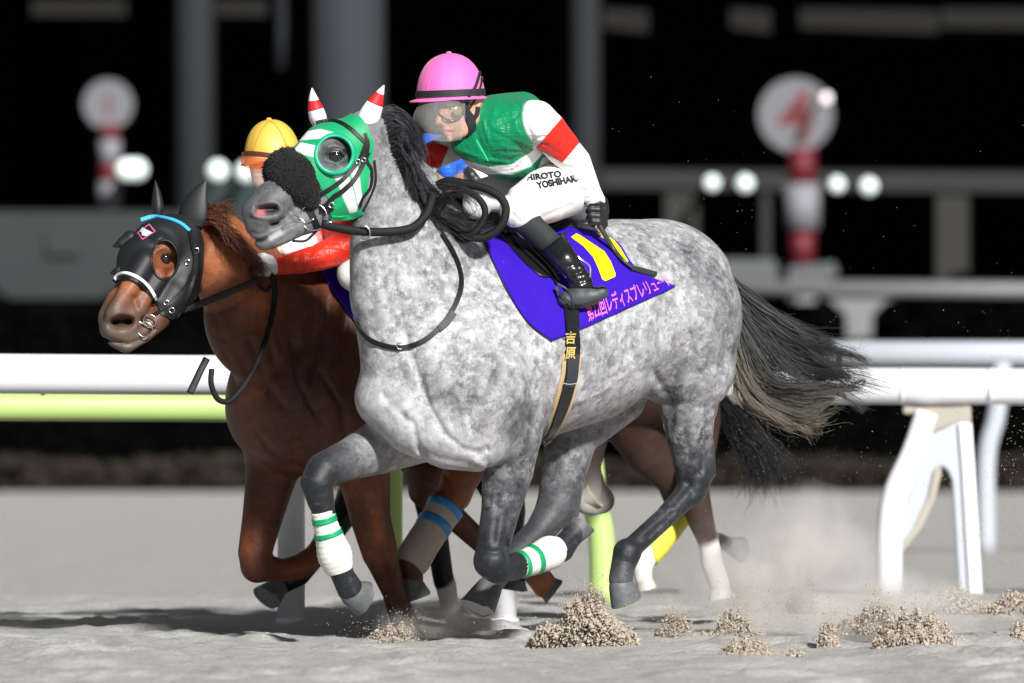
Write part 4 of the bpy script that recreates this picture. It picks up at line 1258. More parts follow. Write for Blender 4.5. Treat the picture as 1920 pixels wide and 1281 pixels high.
strap('cheekpiece', [(690, 285), (682, 304), (670, 328), (659, 343), (640, 360), (627, 368), (612, 383), (600, 392)], 9.5, tree=T_, off=3, **st_)
strap('throat_lash', [(701, 300), (703, 340), (690, 376), (676, 402), (662, 418)], 4, tree=gT, off=3, **st_)
strap('noseband', [(573, 372), (580, 392), (588, 412), (596, 430)], 13, tree=gT, off=3, **st_)
strap('noseband', [(600, 390), (612, 392), (622, 386)], 16, tree=T_, off=4, **st_)
strap('chin_strap', [(548, 452), (572, 452), (586, 440), (596, 425)], 5, tree=gT, off=3, **st_)
for (u, v, r) in ((622, 385, 5), (671, 303, 4), (682, 300, 4), (617, 422, 6)):
    w_, _ = hit(T_, u, v, default=-370)
    add_ring('buckle', (u, v, w_ - 6), r, 1.1, M_STEEL, grey, n=14, sides=6)
wb, _ = hit(gT, 588, 408, default=-360)
add_ring('bit_ring', (588, 407, wb - 8), 25, 1.7, M_STEEL, grey, n=36, sides=8, e1=(1, 0, -.1))
add_tube('bit', [(589, 410, wb - 8, 2), (572, 418, wb - 8, 2), (552, 412, wb - 6, 2), (548, 407, wb - 2, 2)], M_STEEL, grey, sides=8)
add_tube('bit', [(574, 420, wb - 8, 1.6), (562, 409, wb - 8, 1.6), (552, 404, wb - 5, 1.6)], M_STEEL, grey, sides=8)

# bandages
M_BAND = plain('white_bandage', (0.72, 0.70, 0.66), 0.8, var=0.16, scale=22, bmp=0.6, bd=0.003)
M_GTAPE = plain('green_tape', GREEN, 0.4, bmp=0.1)
def bandage(parent, nodes, stripes, mats, uc=UC, samples=41):
    ns = HN(nodes, uc)
    C = catmull(ns, samples)
    C[:, 3] += 0.5 * np.sin(np.arange(samples) * 1.9)
    V, F = tube(C, sides=22, samples=samples)
    b = mesh_obj('bandage', V, F, mats[0], parent)
    for s0, s1 in stripes:
        i0, i1 = int(s0 * (samples - 1)), int(s1 * (samples - 1))
        D = C[i0:i1 + 1].copy(); D[:, 3] += 1.4
        V, F = tube(D, sides=22, samples=max(3, len(D)))
        mesh_obj('stripe', V, F, mats[1], b)
bandage(grey, [(604, 958, -.17, 22), (611, 985, -.17, 23.5), (619, 1013, -.17, 28), (628, 1042, -.17, 33), (637, 1070, -.17, 26)], ((.12, .2), (.36, .44)), (M_BAND, M_GTAPE))
bandage(grey, [(964, 1063, .16, 24), (985, 1056, .16, 26), (1010, 1046, .155, 29), (1032, 1036, .15, 32), (1048, 1029, .15, 24)], ((.14, .22), (.36, .44)), (M_BAND, M_GTAPE))

# ---- mane and tail
def hair_col(dark, light, p):
    def f(x, g):
        k = min(1, max(0, p(x) + g.normal(0, .18)))
        c = np.array(dark) * (1 - k) + np.array(light) * k
        return c * g.uniform(.6, 1.4)
    return f
HD, HL = (0.007, 0.008, 0.010), (0.085, 0.09, 0.10)
mane_g = [
    [(700, 232, -300), (722, 208, -300), (748, 215, -290), (765, 250, -285), (770, 290, -280)],
    [(706, 252, -300), (740, 222, -305), (775, 245, -300), (790, 290, -290), (782, 330, -285)],
    [(716, 280, -300), (748, 262, -318), (772, 290, -322), (778, 330, -318), (776, 372, -310)],
    [(732, 318, -290), (760, 300, -315), (783, 320, -320), (794, 345, -312), (806, 362, -302)],
    [(752, 360, -275), (782, 345, -305), (804, 370, -310), (826, 380, -302), (846, 388, -292)],
    [(775, 395, -260), (800, 385, -295), (828, 406, -300), (858, 412, -290), (886, 414, -280)],
    [(800, 420, -245), (828, 412, -280), (858, 425, -285), (888, 425, -275), (918, 414, -265)],
    [(828, 436, -230), (850, 430, -262), (872, 444, -268), (896, 446, -262), (915, 436, -250)],
]
strands('mane', mane_g, 5200, 0.75, M_HAIR, grey, spread=(5, 11), seg=16, curl=3.2, seed=4, clumps=44, stray=.1, cols=hair_col(HD, HL, lambda x: .25 - .2 * x), length=(.45, 1.0))
tail_g = [
    [(1352, 512, 235), (1400, 548, 225), (1450, 598, 215), (1520, 632, 205), (1590, 652, 195), (1618, 636, 190)],
    [(1358, 525, 232), (1408, 575, 222), (1462, 625, 212), (1530, 655, 205), (1585, 664, 200), (1602, 690, 195)],
    [(1362, 545, 228), (1402, 600, 215), (1450, 660, 205), (1515, 690, 200), (1575, 702, 195), (1640, 712, 190)],
    [(1368, 575, 222), (1396, 640, 205), (1436, 705, 192), (1500, 728, 188), (1555, 728, 185), (1600, 742, 180)],
    [(1372, 605, 216), (1390, 670, 198), (1418, 720, 186), (1478, 745, 180), (1532, 740, 176), (1590, 728, 175)],
    [(1374, 630, 210), (1386, 690, 194), (1412, 745, 182), (1462, 775, 176), (1508, 782, 174), (1560, 750, 172)],
    [(1374, 650, 206), (1384, 705, 190), (1416, 762, 180), (1462, 788, 174), (1500, 800, 172), (1518, 832, 172)],
]
strands('tail', tail_g, 3300, 0.72, M_HAIR, grey, spread=(5, 21), seg=20, curl=7, seed=9, clumps=54, stray=.12, tip=.24, cols=hair_col((0.030, 0.034, 0.036), (0.17, 0.145, 0.11), lambda x: max(0, (x - .45) * 2.0)), length=(.5, 1.12))

# ================================================================ SADDLERY OF THE GREY
PURPLE, YELLOW, PINK = (0.030, 0.004, 0.36), (0.80, 0.66, 0.0), (0.85, 0.16, 0.50)
M_PUR = plain('purple_cloth', PURPLE, 0.8, var=0.06, scale=40, bmp=0.35, spec=.2)
M_YEL = plain('yellow_print', YELLOW, 0.55, var=0.03)
M_PNK = plain('pink_print', PINK, 0.55, var=0.03)
M_BLK = plain('black_leather', (0.008, 0.009, 0.010), 0.32, var=0.3, scale=30, bmp=0.25, coat=0.3)
M_BLKM = plain('black_matt_fabric', (0.014, 0.017, 0.019), 0.75, var=0.3, scale=80, bmp=0.4)
e_l = [(899, 430), (914, 465), (932, 505), (953, 547), (975, 583), (998, 612), (1035, 639)]
e_r = [(1150, 446), (1166, 462), (1180, 486), (1200, 508), (1232, 524), (1268, 536)]
e_t = [(899, 430), (950, 434), (1010, 432), (1069, 426), (1120, 434), (1150, 446)]
e_b = [(1035, 639), (1088, 618), (1140, 595), (1200, 568), (1240, 550), (1268, 536)]
G = coons(e_t, e_b, e_l, e_r, 70, 44)
G3 = drape_grid(G, gT, 5.0, 3)
G3[:, :, 2] += 1.3 * np.sin(G[:, :, 0] * .045 + G[:, :, 1] * .03) + 1.2 * np.sin(G[:, :, 0] * .11 - G[:, :, 1] * .07) * np.clip((G[:, :, 1] - 470) / 80, 0, 1) - 1.5
sc_o = world_of([(1060, 560, -100)])[0]
cloth1 = empty('saddlecloth', tuple(sc_o), 'purple saddlecloth with a yellow numeral and pink lettering on the grey horse', 'saddlecloth')
grid_mesh('cloth', G3, M_PUR, cloth1)
def grid_tree(G3):
    nv, nu = G3.shape[:2]
    i = (np.arange(nv - 1)[:, None] * nu + np.arange(nu - 1)[None]).ravel()
    return bvh(G3.reshape(-1, 3), np.stack([i, i + nu, i + nu + 1, i + 1], 1))
cT = grid_tree(G3)
k_ = lambda pts: [(1000 + x / 4.27, 400 + y / 4.27) for x, y in pts]
patch('numeral', k_([(302, 190), (345, 160), (380, 178), (450, 225), (570, 305), (620, 385), (658, 480), (656, 508), (576, 543), (552, 528), (520, 440), (478, 350), (400, 262), (330, 212)]), M_YEL, cloth1, cT, off=1.0, th=.4)
patch('numeral', k_([(500, 155), (548, 158), (642, 207), (700, 280), (762, 384), (748, 392), (700, 360), (640, 262)]), M_YEL, cloth1, cT, off=1.0, th=.4)
def text_quad(name, s, BL, BR, TL, TR, mat, parent, tree, off=1.2, th=.4, bold=0.0):
    V, F = text_shape(s, bold)
    X = (V[:, 0] - V[:, 0].min()) / np.ptp(V[:, 0]); Y = (V[:, 1] - V[:, 1].min()) / np.ptp(V[:, 1])
    BL, BR, TL, TR = (np.array(q, float) for q in (BL, BR, TL, TR))
    P = ((1 - X) * (1 - Y))[:, None] * BL + (X * (1 - Y))[:, None] * BR + ((1 - X) * Y)[:, None] * TL + (X * Y)[:, None] * TR
    return cast_mesh(name, np.column_stack([P, np.zeros(len(P))]), F, mat, parent, tree, off, th)
text_quad('lettering', '第22回レディスプレリュード', (1104, 604), (1262, 534), (1096, 566), (1246, 512), M_PNK, cloth1, cT, bold=0.012, off=2.5)
M_HEM = plain('dark_cloth_edge', (0.02, 0.02, 0.022), 0.7)
strap('edging', [(p[0] - 1, p[1] + 1) for p in e_l], 4, M_HEM, cloth1, gT, off=2.5, th=3)

girth = empty('girth', tuple(world_of([(1060, 700, -100)])[0]), 'black girth with gold characters and tan pads round the grey horse belly', 'girth')
gp = [(1069, 575), (1071, 620), (1072, 660), (1067, 705), (1056, 750), (1040, 792), (1018, 833)]
strap('pad', [(1072, 664), (1069, 700), (1057, 752), (1042, 795), (1019, 835)], [46, 46, 45, 40, 12], plain('tan_girth_pad', (0.52, 0.36, 0.19), 0.75, var=.12), girth, gT, off=2.0, th=3.0)
gs = strap('band', gp, [31, 31, 31, 30, 28, 24, 10], M_BLK, girth, [gT, cT], off=6.5, th=3.0)
strap('band_panel', [(1071, 664), (1068, 705), (1063, 722)], [28, 28, 26], plain('woven_girth_panel', (0.03, 0.034, 0.038), 0.6, bmp=.6, scale=60), girth, [gT, cT], off=9.0, th=1.5)
strap('stitching', [(1050, 715), (1063, 717), (1076, 715)], 1.6, plain('pale_thread', (.4, .4, .4)), girth, [gT], off=11, th=.6, samples=8)
M_GOLD = plain('gold_thread', (0.55, 0.42, 0.14), 0.45)
for ch, v0 in (('吉', 645), ('原', 674)):
    text_on('lettering', ch, (1060, v0), (19, 0), (1, -23), M_GOLD, girth, [gT, cT], off=13, bold=.02)

saddle_e = empty('racing_saddle', tuple(world_of([(1000, 450, -60)])[0]), 'small black racing saddle under the pink-capped rider', 'saddle')
sd = Body([HC([(948, 432, .04, 13), (985, 444, .02, 11), (1030, 440, .02, 12), (1068, 424, .04, 15)], 10)])
V, Q = sd.surface(3.0); mesh_obj('seat', V, Q, M_BLK, saddle_e)
GF = coons([(938, 440), (1000, 446), (1060, 436)], [(992, 500), (1020, 520), (1050, 512)], [(938, 440), (962, 468), (992, 500)], [(1060, 436), (1062, 470), (1050, 512)], 26, 20)
F3 = drape_grid(GF, [gT, cT], 4.5, 2)
grid_mesh('flap', F3, M_BLK, saddle_e, th=2)
fT = grid_tree(F3)
strap('stirrup_leather', [(962, 446), (985, 474), (1012, 500), (1036, 522), (1044, 536)], 7, M_BLK, saddle_e, [gT, cT, fT], off=5, th=2)
strap('stirrup_leather', [(975, 446), (1000, 476), (1026, 502), (1046, 530)], 3, plain('grey_strap_edge', (.12, .125, .13), .4), saddle_e, [gT, cT, fT], off=8, th=1.4)

# ================================================================ PINK-CAPPED RIDER
def RC(pts, k=8, fl=None, col=None, uc=UC, ck=None): return Chain(HN(pts, uc), k, fl, col, ck)
SKIN = (0.62, 0.33, 0.24)
rider = empty('person', tuple(world_of([(1000, 400, -60)])[0]), 'jockey in pink cap, green silks with white band, crouched over the grey horse', 'person')
fdir = np.array([-.82, .08, -.56]); fdir /= np.linalg.norm(fdir)
FL_ = ((.56, 0, -.82), .86)
face_ch = [
    Chain([(864, 178, -160, 47)], 10, FL_, SKIN),
    Chain([(848, 205, -178, 35), (846, 230, -184, 27), (849, 247, -187, 16)], 12, FL_, SKIN),
    Chain([(874, 222, -160, 26), (864, 244, -172, 15)], 12, None, SKIN),
    Chain([(831, 206, -203, 5), (824, 222, -210, 6.5), (822, 230, -211, 7.5)], 7, None, (.66, .30, .22)),
    Chain([(832, 234, -207, 5)], 5, None, (.62, .30, .22)),
    Chain([(829, 193, -202, 6), (850, 190, -212, 5)], 6, None, SKIN),
    Chain([(833, 244, -205, 4.5), (846, 244, -206, 4)], 5, None, (.52, .17, .14)), Chain([(835, 250, -204, 4.5), (846, 250, -203, 4)], 5, None, (.55, .19, .15)),
    Chain([(843, 261, -203, 6)], 9, None, SKIN),
    Chain([(884, 236, -140, 26), (915, 244, -105, 32), (945, 250, -88, 40)], 12, None, SKIN),
    Chain([(896, 188, -178, 8), (895, 198, -180, 7.5), (889, 210, -178, 5.5)], 4, ((.5, 0, -.86), .5), (.66, .34, .26)),
]
trunk_ch = [RC([(930, 245, 0, 48), (990, 270, 0, 50), (1050, 335, 0, 44)], 12, None, SKIN),
            RC([(990, 228, .17, 28), (1040, 262, .19, 24), (1078, 305, .2, 20), (1105, 355, .2, 15), (1118, 385, .2, 12), (1122, 400, .2, 14)], 8, None, SKIN),
            RC([(880, 262, -.15, 26), (815, 290, -.2, 20), (796, 320, -.18, 15), (792, 345, -.12, 12)], 8, None, SKIN),
            RC([(1056, 352, .12, 42), (1010, 370, .17, 38), (975, 388, .2, 28), (1000, 425, .2, 22), (1062, 490, .2, 18), (1085, 520, .2, 14), (1120, 545, .19, 11)], 8, None, SKIN),
            RC([(1030, 352, -.1, 42), (905, 365, -.16, 26), (930, 430, -.26, 18), (985, 500, -.28, 12)], 8, None, SKIN)]
body1 = Body(face_ch + trunk_ch, [([(829, 247), (848, 247)], 1.6, 2.6), ([(886, 192), (893, 190), (892, 204)], 2.2, 4), ([(838, 232), (842, 240)], 2.5, 1.5), ([(838, 204), (854, 202)], 6, 4), ([(822, 235), (828, 236)], 2, 2)], front=lambda U: 0 * U - 165)
bV, bQ = body1.surface(2.2)
bcol = body1.colours(bV, 2.0)
faceT = bvh(bV, bQ)
M_SKIN, nt_, bs_ = new_mat('skin')
a_ = N(nt_, 'ShaderNodeVertexColor'); a_.layer_name = 'Col'
nn = noise_node(nt_, 40, 4)
nt_.links.new(mix(nt_, 0.25, a_.outputs['Color'], ramp(nt_, nn.outputs['Fac'], [(.3, (.48, .22, .16)), (.7, (.72, .42, .32))]).outputs[0]), bs_.inputs['Base Color'])
bs_.inputs['Roughness'].default_value = .45; bs_.inputs['Subsurface Weight'].default_value = .12; bs_.inputs['Subsurface Radius'].default_value = (.01, .004, .002)
mesh_obj('body', bV, bQ, M_SKIN, rider, cols=bcol)
for (u, v) in ((846, 203), (826, 204)):
    w_, _ = hit(faceT, u, v, default=-205)
    ball('eye', (u, v, w_ + 2.5), 5, plain('eye_white', (.6, .56, .54), .2, bmp=0), rider)
    ball('iris', (u - 1.6, v, w_ - 1.6), 2.4, M_EYE, rider)
    add_tube('eyebrow', [(u - 9, v - 8, w_ - 3, 1.2), (u, v - 11, w_ - 5, 1.8), (u + 10, v - 9, w_ - 3, 1.0)], plain('brow_hair', (.03, .02, .015), .7), rider, sides=6)

# silks
M_SILK = cloth_mat('racing_silk', 0.36, 0.55, 13, 0.010, sheen=0.1, creases=.24)
SG, SW, SR = (0.0, 0.215, 0.085), (0.80, 0.80, 0.80), (0.62, 0.022, 0.012)
silk_ch = [
    RC([(905, 252, 0, 50), (955, 256, 0, 70), (1000, 284, 0, 60), (1046, 322, 0, 50)], 18, None, SG),
    RC([(868, 272, -.03, 22), (905, 278, 0, 38)], 16, None, SG),
    RC([(905, 278, 0, 40), (945, 290, 0, 50), (985, 296, 0, 46)], 14, None, SG),
    RC([(925, 212, 0, 34), (978, 216, .04, 44)], 22, None, SG),
    RC([(950, 240, .08, 54), (972, 234, .12, 48), (988, 230, .15, 41)], 26, None, SG),
    RC([(905, 215, .02, 24), (898, 236, .02, 24)], 12, None, SG),
    RC([(1006, 226, .19, 38), (1024, 244, .19, 37)], 9, None, SW),
    RC([(1030, 250, .19, 36.5), (1050, 272, .195, 33.5)], 5, None, SW),
    RC([(1056, 280, .195, 32), (1078, 304, .2, 30), (1090, 330, .2, 27), (1106, 362, .2, 22), (1124, 388, .2, 17)], 5, None, SW),
    RC([(872, 266, -.16, 26)], 8, None, SW),
    RC([(848, 276, -.18, 27), (806, 294, -.2, 26)], 5, None, SW),
    RC([(800, 306, -.2, 24), (792, 334, -.16, 18)], 5, None, SW),
]
def fan(cx, cy, pts, wd, am): return [([(cx + (x - cx) * .25, cy + (y - cy) * .25), (x, y)], wd, am) for x, y in pts]
silk_g = (fan(1000, 285, [(940, 265), (945, 285), (955, 300), (970, 315), (930, 250)], 3.5, 2.2) + fan(985, 215, [(940, 190), (930, 215), (930, 235), (960, 185)], 4, 2.0)
          + [([(1004, 270), (988, 235), (992, 205)], 3, 2.5), ([(1000, 262), (1020, 256)], 2.5, 3), ([(996, 268), (1024, 270)], 2.5, 2.5), ([(1010, 280), (1040, 296)], 2.2, 2),
             ([(890, 240), (905, 275), (925, 295)], 3, 2), ([(870, 285), (910, 300), (950, 305)], 3, -2), ([(905, 225), (915, 262)], 3, -2.5), ([(893, 262), (915, 300)], 2, 2),
             ([(1062, 300), (1095, 300)], 2.5, 2.5), ([(1060, 312), (1100, 318)], 2.5, 2), ([(1078, 340), (1108, 336)], 2.5, 2), ([(1088, 356), (1118, 360)], 2, 2), ([(1100, 372), (1125, 372)], 2, 1.6),
             ([(1032, 245), (1058, 255)], 2.5, 1.8), ([(1020, 270), (1050, 290)], 2.5, 1.8), ([(830, 268), (812, 300)], 3, 2.5), ([(788, 300), (800, 330)], 3, 2), ([(1010, 205), (1030, 225)], 3, 2)])
silk = Body(silk_ch, silk_g, front=lambda U: 0 * U + 40)
sV, sQ = silk.surface(2.2)
sc_ = silk.colours(sV, .8)
arm = sV[:, 2] < -150
tmask = (sV[:, 0] < 1070)
pc = sc_.copy()
paint(pc, sV, [([(868, 299), (915, 313), (958, 309), (992, 288), (1016, 268), (1022, 284), (996, 312), (960, 327), (915, 327), (884, 316)], SW), ([(1018, 296), (1075, 290), (1090, 380), (985, 360), (1000, 334)], SW)], 1.0)
green_ish = (sc_[:, 1] > .2) & (sc_[:, 0] < .3)
sc_[green_ish] = pc[green_ish]
whit = (sc_[:, 0] > .5) & (sc_[:, 1] > .4)
pc = sc_.copy()
paint(pc, sV, [([(1054, 220), (1092, 262), (1054, 306), (1004, 278)], SR), ([(790, 256), (842, 276), (824, 318), (776, 302)], SR)], 1.0)
sel = whit & ((sV[:, 2] < -95) | (sV[:, 0] < 860))
sc_[sel] = pc[sel]
okv = ~((sV[:, 0] > 1122) & (sV[:, 1] > 392))
sV2, sQ2 = keep_faces(sV, sQ, okv)
mesh_obj('jersey', sV, sQ, M_SILK, rider, cols=sc_)
sT = bvh(sV, sQ)
strap('zip', [(893, 262), (903, 280), (915, 301)], 3, plain('light_green_zip', (.03, .55, .22), .4), rider, sT, off=.8, th=1)
# breeches
M_BREECH = cloth_mat('white_breeches', 0.42, 0.3, 14, 0.006, sheen=.1, creases=.10)
br = Body([
    RC([(1060, 352, .10, 54), (1022, 368, .16, 52), (985, 384, .2, 41), (972, 394, .2, 34)], 10, None, SW),
    RC([(1080, 372, .02, 42), (1060, 345, 0, 48)], 14, None, SW),
    RC([(1030, 352, -.1, 46), (960, 358, -.14, 40), (900, 368, -.16, 32), (895, 384, -.17, 28)], 8, None, SW),
    RC([(970, 392, .2, 32), (992, 424, .2, 26)], 6, None, SW)],
    [([(950, 360), (962, 385), (960, 415)], 4, 2), ([(975, 350), (995, 370), (998, 400)], 2.5, 1.6), ([(1068, 330), (1090, 370)], 4, 3), ([(945, 385), (975, 415)], 3, 2), ([(955, 372), (990, 405)], 3, 1.5), ([(1020, 405), (1070, 385)], 5, 2)], front=lambda U: 0 * U + 20)
brV, brQ = br.surface(2.5)
mesh_obj('breeches', brV, brQ, M_BREECH, rider, cols=np.tile(SW, (len(brV), 1)))
brT = bvh(brV, brQ)
M_INK = plain('black_print', (.01, .01, .012), .5, bmp=0)
text_quad('lettering', 'HIROTO', (988, 339), (1054, 332), (986, 328), (1051, 319), M_INK, rider, brT, bold=.05, off=2.6)
text_quad('lettering', 'YOSHIHARA', (1008, 355), (1092, 339), (1004, 341), (1088, 326), M_INK, rider, brT, bold=.05, off=2.6)
# boots
WB = float(hit(cT, 1090, 555, default=-140)[0]) - 30
print('WB', WB)
bo = Body([Chain([(976, 412, -192, 24), (1000, 424, -190, 29), (1034, 456, -186, 29), (1060, 488, WB, 24), (1080, 512, WB, 21), (1090, 530, WB, 20)], 8),
           Chain([(1062, 562, WB - 4, 17), (1088, 560, WB, 19), (1116, 554, WB + 2, 16), (1128, 549, WB + 4, 13)], 8), Chain([(1088, 528, WB, 20), (1086, 552, WB, 20)], 10)],
          [([(1066, 500), (1096, 492)], 3, 3), ([(1072, 516), (1104, 506)], 3, 3.5), ([(1072, 532), (1106, 524)], 3, 3), ([(1046, 548), (1060, 552)], 3, 2), ([(1080, 490), (1092, 530)], 3, 2), ([(1052, 574), (1090, 575), (1130, 562)], 2.5, 2.5)], front=lambda U: 0 * U + 100)
boV, boQ = bo.surface(2.2)
up = polysd([(930, 380), (1040, 380), (1062, 440), (1018, 476), (950, 440)], boV[:, 0], boV[:, 1]) < 0
keep = polysd([(962, 404), (998, 394), (1300, 700), (900, 700), (950, 425)], boV[:, 0], boV[:, 1]) < 3
V1, Q1 = keep_faces(boV, boQ, up & keep); mesh_obj('boot_upper', V1, Q1, M_BLKM, rider)
fb = Body([RC([(905, 378, -.17, 27), (930, 430, -.26, 24), (985, 505, -.28, 18), (1010, 530, -.28, 16)], 8)]); V1, Q1 = fb.surface(3); V1, Q1 = keep_faces(V1, Q1, V1[:, 1] > 392); mesh_obj('boot', V1, Q1, M_BLK, rider)
nf = np.ones(len(boV), bool)
foot = boV[:, 1] > 540
V1, Q1 = keep_faces(boV, boQ, ~(polysd([(930, 380), (1036, 380), (1058, 440), (1016, 472), (950, 440)], boV[:, 0], boV[:, 1]) < -3) & (boV[:, 1] < 543)); mesh_obj('boot', V1, Q1, M_BLK, rider)
V1, Q1 = keep_faces(boV, boQ, boV[:, 1] > 538); mesh_obj('boot_foot', V1, Q1, plain('grey_boot_sole', (.05, .056, .06), .5, var=.25, scale=40, bmp=.3), rider)
boT = bvh(boV, boQ)
strap('boot_edge', [(955, 421), (976, 404), (996, 395)], 3, M_BLK, rider, boT, off=1, th=2)
strap('spur_strap', [(1078, 480), (1092, 488), (1106, 500), (1106, 520)], 3, M_STEEL, rider, boT, off=1.2, th=1)
stir = empty('stirrup', tuple(world_of([(1062, 560, -200)])[0]), 'grey metal stirrup round the rider boot on the grey horse', 'stirrup')
strap('stirrup_side', [(1043, 536), (1050, 552), (1066, 566), (1074, 578)], 6, plain('dark_metal', (.07, .075, .08), .35, metal=.6, bmp=0), stir, boT, off=2, th=2.5)
strap('stirrup_side', [(1046, 532), (1062, 542), (1072, 556), (1076, 576)], 4, MATS['dark_metal'], stir, boT, off=2.5, th=2)
# gloves with fingers
M_GLOVE = plain('black_glove', (.014, .017, .018), .45, var=.2, scale=60, bmp=.4)
wg = hw(1120, .2) - 4
gl = [Chain([(1128, 380, wg + 6, 13), (1128, 405, wg + 4, 13), (1128, 424, wg + 2, 9)], 6), Chain([(1120, 372, wg + 6, 12), (1128, 392, wg + 4, 14)], 5)]
for i, (v, ln) in enumerate(((384, 1.0), (396, 1.08), (408, 1.0), (419, .8))):
    gl.append(Chain([(1134, v + 2, wg + 2, 6.5), (1122, v - 3, wg - 13, 6.6), (1122 - 13 * ln, v - 4, wg - 14, 6.2), (1122 - 18 * ln, v, wg - 4, 5.8), (1122 - 12 * ln, v + 3, wg + 4, 5)], 2.2))
gl.append(Chain([(1122, 380, wg - 2, 7), (1108, 372, wg - 10, 6.4), (1098, 378, wg - 12, 5.6)], 3))
gV_, gQ_ = Body(gl).surface(1.5, smooth=1); mesh_obj('glove', gV_, gQ_, M_GLOVE, rider)
wf = -205
gl = [Chain([(792, 338, wf + 60, 13), (800, 352, wf + 15, 15)], 6)]
for i in range(4): gl.append(Chain([(790 + i * 10, 346, wf, 6.5), (788 + i * 10, 358, wf - 12, 6.3), (792 + i * 10, 370, wf - 6, 5.8), (798 + i * 10, 366, wf + 6, 5)], 2.2))
gl.append(Chain([(806, 346, wf + 5, 7), (820, 350, wf - 6, 6.2), (830, 356, wf - 6, 5.4)], 3))
gV_, gQ_ = Body(gl).surface(2, smooth=1); mesh_obj('glove', gV_, gQ_, M_GLOVE, rider)
# helmet
M_PINKC, nt_, bs_ = new_mat('pink_cap_cloth')
n_ = noise_node(nt_, 8, 3)
nt_.links.new(mix(nt_, n_.outputs['Fac'], (.80, .115, .42), (.88, .17, .50)), bs_.inputs['Base Color']); bs_.inputs['Roughness'].default_value = .6; bs_.inputs['Sheen Weight'].default_value = .2
bump(nt_, bs_, noise_node(nt_, 22, 5, .6).outputs['Fac'], .45, .006)
def helmet(parent, C, rx, ry, rw, fwd, mats, tilt=0.0, seam=None, names=('helmet', 'helmet_band', 'peak', 'button'), band=(.80, .99), peak=26):
    """C: centre of the rim (u,v,w); ry: height; mats: shell, band, peak"""
    f = np.array(fwd, float); f[1] = 0; f /= np.linalg.norm(f)
    up_ = np.array([math.sin(tilt), -math.cos(tilt), 0.0])
    f = f - up_ * f.dot(up_); f /= np.linalg.norm(f)
    s = np.cross(f, up_)
    n, m_ = 48, 22
    def P(t, a, g=0.0):
        h = math.cos(t * math.pi / 2) ** 0.92 if t < 1 else 0
        r = math.sin(t * math.pi / 2) ** 0.92
        ca, sa = math.cos(a), math.sin(a)
        return np.array(C) + f * ca * (rx + g) * r + s * sa * (rw + g) * r + up_ * (ry + g) * h
    V, F = [], []
    for i in range(m_ + 1):
        t = i / m_
        for j in range(n):
            a = 2 * math.pi * j / n
            V.append(P(t, a, -0.9 * math.exp(-((math.sin(3 * a)) / .07) ** 2)))
    for i in range(m_):
        for j in range(n): F.append((i * n + j, i * n + (j + 1) % n, (i + 1) * n + (j + 1) % n, (i + 1) * n + j))
    sh = mesh_obj(names[0], V, F, mats[0], parent)
    T = bvh(np.array(V), np.array(F))
    V, F = [], []
    for i in range(5):
        for j in range(n): V.append(P(band[0] + (band[1] - band[0]) * i / 4, 2 * math.pi * j / n, 2.0))
    for i in range(4):
        for j in range(n): F.append((i * n + j, i * n + (j + 1) % n, (i + 1) * n + (j + 1) % n, (i + 1) * n + j))
    if mats[1]: mesh_obj(names[1], V, F, mats[1], parent)
    V, F = [], []
    k = 30
    for j in range(k + 1):
        a = math.radians(-80 + 160 * j / k); e = peak * max(0.05, math.cos(a * 1.08)) ** .8
        b0 = P(1, a, -2); d_ = f * math.cos(a) * .9 + s * math.sin(a) * .3
        o1 = b0 + d_ * e - up_ * (3 + .06 * e)
        for q in (b0 + up_ * 1.5, o1 + up_ * 1, o1 - up_ * 2, b0 - up_ * 3): V.append(q)
    for j in range(k):
        for q in range(4): F.append((j * 4 + q, j * 4 + (q + 1) % 4, (j + 1) * 4 + (q + 1) % 4, (j + 1) * 4 + q))
    mesh_obj(names[2], V, F, mats[2], parent)
    # rim below the shell
    rim = [tuple(P(1, 2 * math.pi * j / n, 0.5) - up_ * 2) for j in range(n)]
    V = []; F = []
    for j, p in enumerate(rim):
        rd = np.array(p) - np.array(C); rd /= np.linalg.norm(rd)
        for q in range(6):
            aa = 2 * math.pi * q / 6; V.append(np.array(p) + 2.6 * (math.cos(aa) * rd + math.sin(aa) * up_))
    for j in range(n):
        for q in range(6): F.append((j * 6 + q, ((j + 1) % n) * 6 + q, ((j + 1) % n) * 6 + (q + 1) % 6, j * 6 + (q + 1) % 6))
    mesh_obj('rim', V, F, mats[2], parent)
    ball(names[3], tuple(np.array(C) + up_ * (ry + 0.5)), 5.5, mats[0], parent, sq=(1, .6, 1))
    return T
hT = helmet(rider, (845, 184, -166), 65, 84, 62, (-.9, 0, -.44), (M_PINKC, plain('black_elastic', (.012, .013, .014), .7, bmp=.3), M_PINKC), tilt=-.04, band=(.90, .985), peak=20)
M_ELA = MATS['black_elastic']
for pts in ([(842, 101), (822, 118), (806, 145), (800, 172)], [(844, 101), (852, 125), (858, 150), (860, 172)], [(848, 101), (876, 118), (893, 145)]): strap('cap_seam', pts, 1.8, M_PINKC, rider, hT, off=.3, th=1.4)
strap('goggle_strap', [(868, 204), (876, 186), (890, 162), (898, 136)], 6, M_ELA, rider, [hT, faceT], off=3, th=2)
strap('goggle_strap', [(876, 206), (888, 188), (898, 166), (903, 144)], 4, M_ELA, rider, [hT, faceT], off=3, th=2)
strap('harness', [(874, 184), (872, 205), (880, 222), (884, 238), (880, 256)], [12, 14, 20, 18, 14], M_BLKM, rider, faceT, off=2.5, th=4)
strap('harness', [(896, 200), (893, 214), (886, 224)], 9, M_BLKM, rider, faceT, off=2.5, th=3)
strap('chin_strap', [(884, 244), (872, 258), (862, 264)], 10, M_BLKM, rider, faceT, off=2, th=3)
